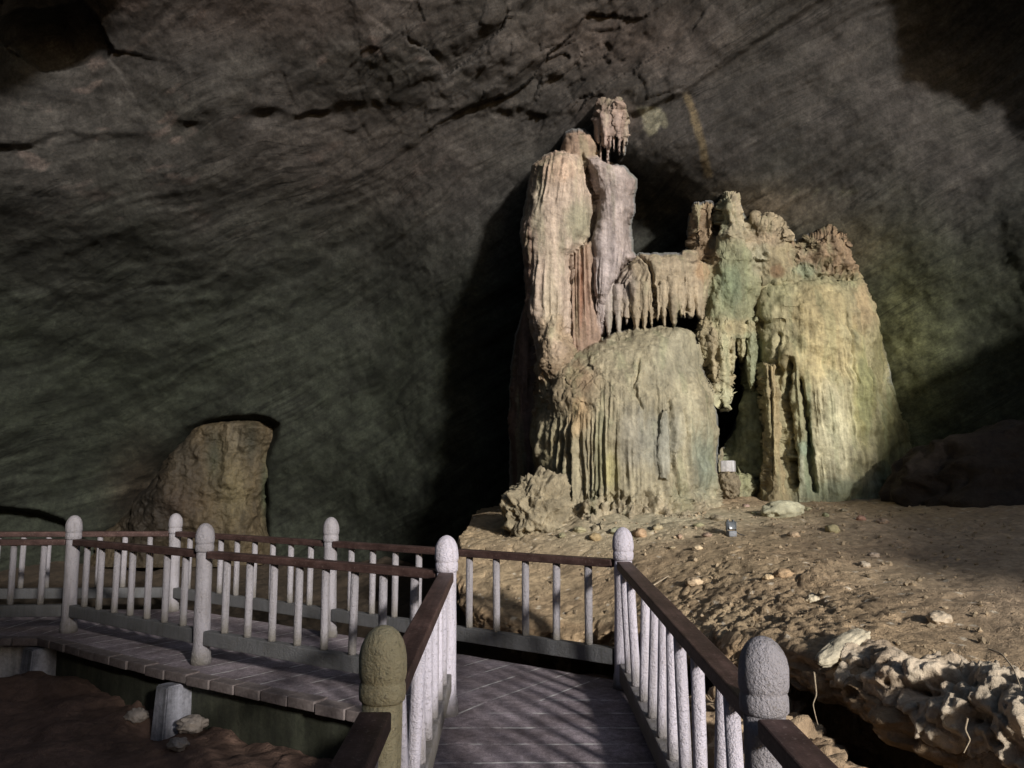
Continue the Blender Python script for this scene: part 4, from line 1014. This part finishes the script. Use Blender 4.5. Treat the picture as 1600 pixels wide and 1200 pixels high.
o = tube('twig', [tuple(hit(1010, 925) + np.array([0, 0, .02])), tuple(hit(1045, 905) + np.array([0, 0, .03]))], 0.008, M_ROOT, taper=0.5)
tag(o, 'thin dry twig on the dirt close behind the corner post', 'twig')

# ------------------------------------------------------------------ boxes
def box_mesh(sx, sy, sz, bev=0.0, seg=2):
    import bmesh
    bm = bmesh.new(); bmesh.ops.create_cube(bm, size=1.0)
    for v in bm.verts: v.co.x *= sx; v.co.y *= sy; v.co.z *= sz
    if bev: bmesh.ops.bevel(bm, geom=bm.edges[:], offset=bev, segments=seg, affect='EDGES', profile=0.5)
    me = bpy.data.meshes.new('box'); bm.to_mesh(me); bm.free(); return me

# ------------------------------------------------------------------ floodlight on the dirt
p = hit(1143, 838)
t = empty('floodlight', tuple(p)); t.rotation_euler = (0, 0, math.radians(15)); t.scale = (.85, .85, .85)
tag(t, 'small dark floodlight with a trailing cable standing on the dirt slope', 'lamp')
o = link('foot', box_mesh(.105, .085, .07, .012), M_LAMPB, t); o.location = (0, 0, .03)
o = link('housing', box_mesh(.105, .06, .09, .01), M_LAMP, t); o.location = (0, .01, .125); o.rotation_euler = (math.radians(-18), 0, 0)
g = link('glass', box_mesh(.082, .006, .062, .002), M_LAMPG, t); g.location = (0, -.025, .115); g.rotation_euler = (math.radians(-18), 0, 0)
for sx in (-1, 1):
    b_ = link('bracket', box_mesh(.012, .03, .11, .003), M_LAMP, t); b_.location = (sx * .060, .005, .12)
for sx in (-1, 1):
    b_ = link('fin', box_mesh(.022, .03, .03, .004), M_LAMP, t); b_.location = (sx * .036, .015, .18)
o = tube('cable', [(.05, .02, .06), (.11, -.02, .02), (.19, -.05, .004), (.30, 0.0, .01), (.36, .06, .02)], .006, M_CABLE); o.parent = t

p = at(1138, 737, 10.62)
o = link('concrete_block', box_mesh(.17, .15, .15, .012), M_FASCIA_W); o.location = tuple(p + np.array([0, 0, .07])); o.rotation_euler = (0, 0, math.radians(-28))
tag(o, 'small white block sitting in the gap between the dome and the green pillar', 'block')
o = blob('support_stone', tuple(p + np.array([0.0, .02, -.17])), (.15, .14, .19), M_CRUST, (.22, .18, .12), .2, 2.2, 2.0, cells=.2)
tag(o, 'rough brown stone carrying the small white block', 'stone')

# ------------------------------------------------------------------ walkway
A_, B_, C_, D_ = (0.85, 6.31), (0.83, 2.76), (-0.45, 5.68), (-0.445, 2.83)
E_, F_, G_, H_ = (-1.85, 8.33), (-4.12, 9.95), (-2.68, 7.13), (-4.62, 8.58)
W1, W2 = (-7.4, 9.75), (-7.3, 8.35)
B2, D2 = (0.82, -0.75), (-0.44, -0.70)
def dz(x, y):                       # deck height: level along the far arm, ramp down along the near one
    return -0.045 * max(0.0, 6.0 - y) if x > -0.75 else 0.0

def off(p, q, d):                   # line p->q moved to its left by d
    v = Vector((q[0] - p[0], q[1] - p[1])); v.normalize(); n = Vector((-v.y, v.x))
    return (Vector(p) + n * d, Vector(q) + n * d)
def meet(l1, l2):
    p, r = l1[0], l1[1] - l1[0]; q, s = l2[0], l2[1] - l2[0]
    t_ = (q - p).cross(s) / r.cross(s) if hasattr(r, 'cross') else 0
    return p + r * t_
outer = [off(B2, B_, -.17), off(B_, A_, -.17), off(A_, E_, -.17), off(E_, F_, -.17), off(F_, W1, -.17)]
inner = [off(D2, D_, .15), off(D_, C_, .15), off(C_, G_, .25), off(G_, H_, .25), off(H_, W2, .25)]
def chain(L, first, last):
    pts = [L[0][0]]
    for i in range(len(L) - 1):
        a, b = L[i], L[i + 1]
        d1 = (a[1] - a[0]).normalized(); d2 = (b[1] - b[0]).normalized()
        if abs(d1.x * d2.y - d1.y * d2.x) < 0.03: pts.append((a[1] + b[0]) / 2)
        else:
            r = a[1] - a[0]; s = b[1] - b[0]; den = r.x * s.y - r.y * s.x; qp = b[0] - a[0]
            pts.append(a[0] + r * ((qp.x * s.y - qp.y * s.x) / den))
    pts.append(L[-1][1]); return pts
OUT = chain(outer, None, None); INN = chain(inner, None, None)

def slab_top(name, qs, uvdir):
    """deck pieces as one sheet per arm piece, thickness 0.09, tile rows across the walking direction"""
    import bmesh
    bm = bmesh.new(); uvl = bm.loops.layers.uv.new('UVMap')
    d = Vector(uvdir).normalized(); n = Vector((-d.y, d.x))
    N_ = 40
    a, b, c, e = [Vector(q) for q in qs]          # inner0, inner1, outer1, outer0
    rows = []
    for i in range(N_ + 1):
        t_ = i / N_; p0 = a.lerp(b, t_); p1 = e.lerp(c, t_); row = []
        for j in range(9):
            w = p0.lerp(p1, j / 8); row.append(w)
        rows.append(row)
    def zz(w): return dz(w.x, w.y) + 0.004 * float(noise(np.array([w.x * 3, w.y * 3, 0.0])))
    T = [[bm.verts.new((w.x, w.y, zz(w))) for w in r] for r in rows]
    Bt = [[bm.verts.new((w.x, w.y, zz(w) - 0.09)) for w in r] for r in rows]
    for i in range(N_):
        for j in range(8):
            bm.faces.new((T[i][j], T[i][j + 1], T[i + 1][j + 1], T[i + 1][j])); bm.faces.new((Bt[i][j], Bt[i + 1][j], Bt[i + 1][j + 1], Bt[i][j + 1]))
        bm.faces.new((T[i][0], T[i + 1][0], Bt[i + 1][0], Bt[i][0])); bm.faces.new((T[i][8], Bt[i][8], Bt[i + 1][8], T[i + 1][8]))
    for j in range(8):
        bm.faces.new((T[0][j], Bt[0][j], Bt[0][j + 1], T[0][j + 1])); bm.faces.new((T[N_][j], T[N_][j + 1], Bt[N_][j + 1], Bt[N_][j]))
    bmesh.ops.recalc_face_normals(bm, faces=bm.faces[:])
    for f in bm.faces:
        for l in f.loops:
            w = Vector((l.vert.co.x, l.vert.co.y)); l[uvl].uv = (w.dot(n) + 17.0, w.dot(d) + (l.vert.co.z if abs(f.normal.z) < .5 else 0))
    me = bpy.data.meshes.new('deck'); bm.to_mesh(me); bm.free()
    return me
way = empty('walkway'); way['kind'] = 'structure'
def seg(i, d):
    o = link('deck', slab_top('deck', [INN[i], INN[i + 1], OUT[i + 1], OUT[i]], d), M_DECK, way, smooth_sh=False)
seg(0, (0, 1)); seg(1, (0, 1))
seg(2, (E_[0] - A_[0], E_[1] - A_[1])); seg(3, (F_[0] - E_[0], F_[1] - E_[1])); seg(4, (-1, 0.0))

# coping blocks along the inner edge and the wall below it
def strip_wall(name, p, q, inset, z0, z1, th, m):
    v = Vector((q[0] - p[0], q[1] - p[1], 0)); L = v.length; v.normalize(); n = Vector((-v.y, v.x, 0))
    me = box_mesh(L, th, z1 - z0)
    o = link(name, me, m, way, smooth_sh=False)
    mid = (Vector((p[0], p[1], 0)) + Vector((q[0], q[1], 0))) / 2 - n * (inset + th / 2)
    o.location = (mid.x, mid.y, (z0 + z1) / 2); o.rotation_euler = (0, 0, math.atan2(v.y, v.x)); return o
for i in (2, 3):
    strip_wall('fascia', INN[i], INN[i + 1], 0.045, -0.75, -0.093, 0.14, M_FASCIA)
strip_wall('fascia', INN[4], INN[5], 0.045, -0.75, -0.093, 0.14, M_FASCIA_W)
strip_wall('fascia', INN[1], INN[2], 0.03, -0.95, -0.35, 0.14, M_FASCIA)
def copings(p, q, step=0.285):
    p = Vector((p[0], p[1], 0)); q = Vector((q[0], q[1], 0)); v = q - p; L = v.length; v.normalize(); n = Vector((-v.y, v.x, 0))
    k = int(L / step); st = L / k
    for j in range(k):
        me = box_mesh(st - 0.012 - random.uniform(0, .008), 0.135, 0.075, 0.007)
        o = link('coping_block', me, M_COPING, way, smooth_sh=False)
        c = p + v * (st * (j + .5)) + n * (0.03 + random.uniform(-.012, .008))
        o.location = (c.x, c.y, -0.030 + random.uniform(-.006, .004)); o.rotation_euler = (random.uniform(-.02, .02), random.uniform(-.012, .012), math.atan2(v.y, v.x) + random.uniform(-.02, .02))
for i in (2, 3, 4): copings(INN[i], INN[i + 1])

def pier(u, v0, v1, w, label, lean=0.0):
    # buttress standing against the fascia, wider at the foot
    import bmesh
    d = (cP - (600 - v0) / F * sP); 
    # depth where the coping line passes this column of the picture
    a = (u - 800) / F
    best = None
    for i in (2, 3, 4):
        p, q = INN[i], INN[i + 1]
        for k_ in range(200):
            w_ = p.lerp(q, k_ / 199.0); uu, vv = proj(np.array([w_.x, w_.y, -0.1]))
            if best is None or abs(uu - u) < best[0]: best = (abs(uu - u), w_.copy(), (q - p).normalized())
    w_, dr = best[1], best[2]
    bm = bmesh.new(); bmesh.ops.create_cube(bm, size=1.0)
    for v in bm.verts:
        lo = v.co.z < 0
        v.co.x *= w * (1.18 if lo else 1.0); v.co.y *= 0.30 * (1.25 if lo else 1.0); v.co.z = -0.70 if lo else -0.085
    bmesh.ops.bevel(bm, geom=bm.edges[:], offset=.012, segments=2, affect='EDGES')
    me = bpy.data.meshes.new('pier'); bm.to_mesh(me); bm.free()
    o = link('concrete_pier', me, M_PIER, None, smooth_sh=False)
    n = Vector((-dr.y, dr.x)); o.location = (w_.x + n.x * 0.03, w_.y + n.y * 0.03, 0); o.rotation_euler = (0, 0, math.atan2(dr.y, dr.x))
    tag(o, label, 'pier', 'piers under the walkway'); return o
pier(284, 1056, 1130, 0.155, 'pale concrete pier under the walkway below the second inner post')
pier(74, 1005, 1052, 0.22, 'whitewashed concrete pier at the bend of the walkway on the far left')
for u, v, s, lb in [(300, 1134, .11, 'pale stone at the foot of the middle walkway pier'), (278, 1165, .07, 'small white stone on the dirt in front of the middle walkway pier'), (215, 1120, .09, 'brown stone on the dirt left of the middle walkway pier')]:
    a = (u - 800) / F; b = (600 - v) / F; k = -(EYE + .37) / (sP + b * cP)
    o = blob('loose_stone', (0, 0, 0), (s, s * .8, s * .6), M_STONE, (.36, .31, .27), .15, 1.8, s * 100, cells=.3, sub=4); o.location = (a * k, (cP - b * sP) * k, -.36)
    tag(o, lb, 'stone')

# ------------------------------------------------------------------ railings
def lathe(prof, n=28):
    V = []; Fc = []
    for r, z in prof:
        for i in range(n):
            a = 2 * math.pi * i / n; V.append((r * math.cos(a), r * math.sin(a), z))
    m = len(prof)
    for j in range(m - 1):
        for i in range(n):
            k = (i + 1) % n; Fc.append([j * n + i, j * n + k, (j + 1) * n + k, (j + 1) * n + i])
    Fc.append([(m - 1) * n + i for i in range(n)]); Fc.append([i for i in range(n)][::-1])
    return mesh(V, Fc)
def wob(me, amp, seed):
    V = np.array([v.co[:] for v in me.vertices]); d = amp * fbm(V * 9 + seed, 3); n = V.copy(); n[:, 2] = 0
    l = np.linalg.norm(n, axis=1)[:, None] + 1e-6; V = V + n / l * d[:, None]
    me.vertices.foreach_set('co', V.ravel()); me.update(); return me
SH = [(.086, 0), (.086, .05), (.080, .075), (.080, .10), (.072, .115), (.070, .16), (.070, .3), (.069, .45), (.068, .6), (.068, .75), (.068, .88), (.068, .945)]
FN = [(.068, .945), (.078, .955), (.079, .975), (.079, 1.0), (.076, 1.01), (.074, 1.016), (.079, 1.022), (.0825, 1.04), (.083, 1.065), (.081, 1.095), (.075, 1.125), (.065, 1.15), (.050, 1.172), (.030, 1.188), (.010, 1.195)]
ME_SH = [wob(lathe([(r, z) for r, z in SH]), .003, s) for s in (1.0, 5.0)]
ME_FN = [wob(lathe(FN), .003, s) for s in (2.0, 7.0)]
_np = [0]
def post(p, label, m=None):
    m = m or M_PAINT_DIM; k = _np[0] % 2; _np[0] += 1
    t = empty('railing_post', (p[0], p[1], dz(*p) - .005)); tag(t, label, 'post', 'posts of the walkway railing')
    t.rotation_euler = (random.uniform(-.010, .010), random.uniform(-.010, .010), random.uniform(0, 6)); t.scale = (1, 1, random.uniform(.985, 1.012))
    for nm, ml in (('shaft', ME_SH), ('finial', ME_FN)):
        me = ml[k] if m is None else ml[k].copy()
        o = bpy.data.objects.new(nm, me); COL.objects.link(o); o.parent = t
        if not me.materials: me.materials.append(m or M_PAINT)
        if m: me.materials[0] = m
        me.polygons.foreach_set('use_smooth', [True] * len(me.polygons))
    return t
post(A_, 'white round topped post at the outer corner of the walkway, where the dirt slope begins', M_PAINT)
post(B_, 'near white post with rough round top on the right side of the walkway', M_PAINT_DIM)
post(C_, 'bright white post at the inner corner, at the far end of the brightly lit railing', M_PAINT)
post(D_, 'near olive shaded post with rough round top on the left side of the walkway', M_PAINT_SHADED)
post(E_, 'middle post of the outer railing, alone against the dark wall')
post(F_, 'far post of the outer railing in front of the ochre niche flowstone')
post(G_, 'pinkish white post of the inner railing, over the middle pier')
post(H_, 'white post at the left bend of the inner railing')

BR = 0.031
def baluster_mesh(L):
    prof = [(BR * 1.0, 0), (BR, .02), (BR * 1.02, L * .3), (BR, L * .6), (BR * .98, L)]
    return lathe(prof, 16)
def panel(p, q, nb, label, endgap=0.07, mrail=None, brz=(.165, .285), paint=M_PAINT_DIM):
    P0 = Vector((p[0], p[1], dz(*p))); Q0 = Vector((q[0], q[1], dz(*q)))
    v = Q0 - P0; L = v.length; u = v.normalized(); ang = math.atan2(v.y, v.x); pit = math.asin(u.z)
    t = empty('railing', tuple(P0)); tag(t, label, 'railing', 'railing panels of the walkway')
    t.rotation_euler = (0, -pit, ang)
    l = L - 2 * endgap
    o = link('handrail', box_mesh(l, .105, .062, .007), M_RAIL, t, smooth_sh=False); o.location = (L / 2, 0, .925)
    o = link('bottom_rail', box_mesh(l, .085, brz[1] - brz[0], .008), mrail or M_RAILBASE, t, smooth_sh=False); o.location = (L / 2, 0, (brz[0] + brz[1]) / 2)
    for k_ in range(2):   # a narrow step along the foot of the bottom rail
        pass
    bl = baluster_mesh(.896 - brz[1] + .004); wob(bl, .002, 3.0); bl.materials.append(paint); bl.polygons.foreach_set('use_smooth', [True] * len(bl.polygons))
    for i in range(nb):
        x = L * (i + 1) / (nb + 1)
        b_ = bpy.data.objects.new('baluster', bl); COL.objects.link(b_); b_.parent = t
        b_.location = (x, 0, brz[1] - .002); b_.rotation_euler = (random.uniform(-.008, .008), pit + random.uniform(-.008, .008), random.uniform(0, 6))
    return t
panel(A_, B_, 10, 'near right railing sloping down from the corner post to the near white post', brz=(.06, .20), paint=M_PAINT, mrail=M_PAINT_DIM)
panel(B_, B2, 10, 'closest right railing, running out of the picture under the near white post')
panel(C_, D_, 8, 'left railing of the near ramp, brightly lit, between bright white and olive posts', paint=M_PAINT, mrail=M_PAINT_DIM)
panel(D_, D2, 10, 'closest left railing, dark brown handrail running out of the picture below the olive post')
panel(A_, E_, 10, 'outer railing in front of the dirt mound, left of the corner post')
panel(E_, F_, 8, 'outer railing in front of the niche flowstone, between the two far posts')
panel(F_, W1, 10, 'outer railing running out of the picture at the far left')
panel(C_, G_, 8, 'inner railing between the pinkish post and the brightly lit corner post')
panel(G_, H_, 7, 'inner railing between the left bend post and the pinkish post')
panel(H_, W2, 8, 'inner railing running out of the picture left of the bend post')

# ------------------------------------------------------------------ light
w = bpy.data.worlds.new('World'); scene.world = w; w.use_nodes = True
nt = w.node_tree; bg = nt.nodes['Background']
sky = nt.nodes.new('ShaderNodeTexSky'); sky.sky_type = 'NISHITA'; sky.sun_disc = False
sky.sun_elevation = SUN_EL; sky.sun_rotation = math.atan2(hx, hy)
nt.links.new(sky.outputs[0], bg.inputs[0]); bg.inputs[1].default_value = 0.10
sl = bpy.data.lights.new('sun', 'SUN'); sl.energy = 4.8; sl.angle = math.radians(4.2); sl.color = (1.0, 0.96, 0.905)
so = bpy.data.objects.new('sun', sl); COL.objects.link(so)
so.rotation_euler = Vector(TO_SUN).to_track_quat('Z', 'Y').to_euler()

# ------------------------------------------------------------------ camera and output
cam = bpy.data.cameras.new('camera'); co = bpy.data.objects.new('camera', cam); COL.objects.link(co)
cam.sensor_width = 36; cam.lens = F / 1600 * 36; cam.clip_end = 200; cam.clip_start = 0.05
co.location = (0, 0, EYE); co.rotation_euler = (math.pi / 2 + PIT, 0, 0)
scene.camera = co
scene.view_settings.view_transform = 'Standard'; scene.view_settings.look = 'None'
scene.view_settings.exposure = 0.0; scene.view_settings.gamma = 1.0
scene.render.engine = 'CYCLES'
scene.cycles.max_bounces = 6; scene.cycles.diffuse_bounces = 4
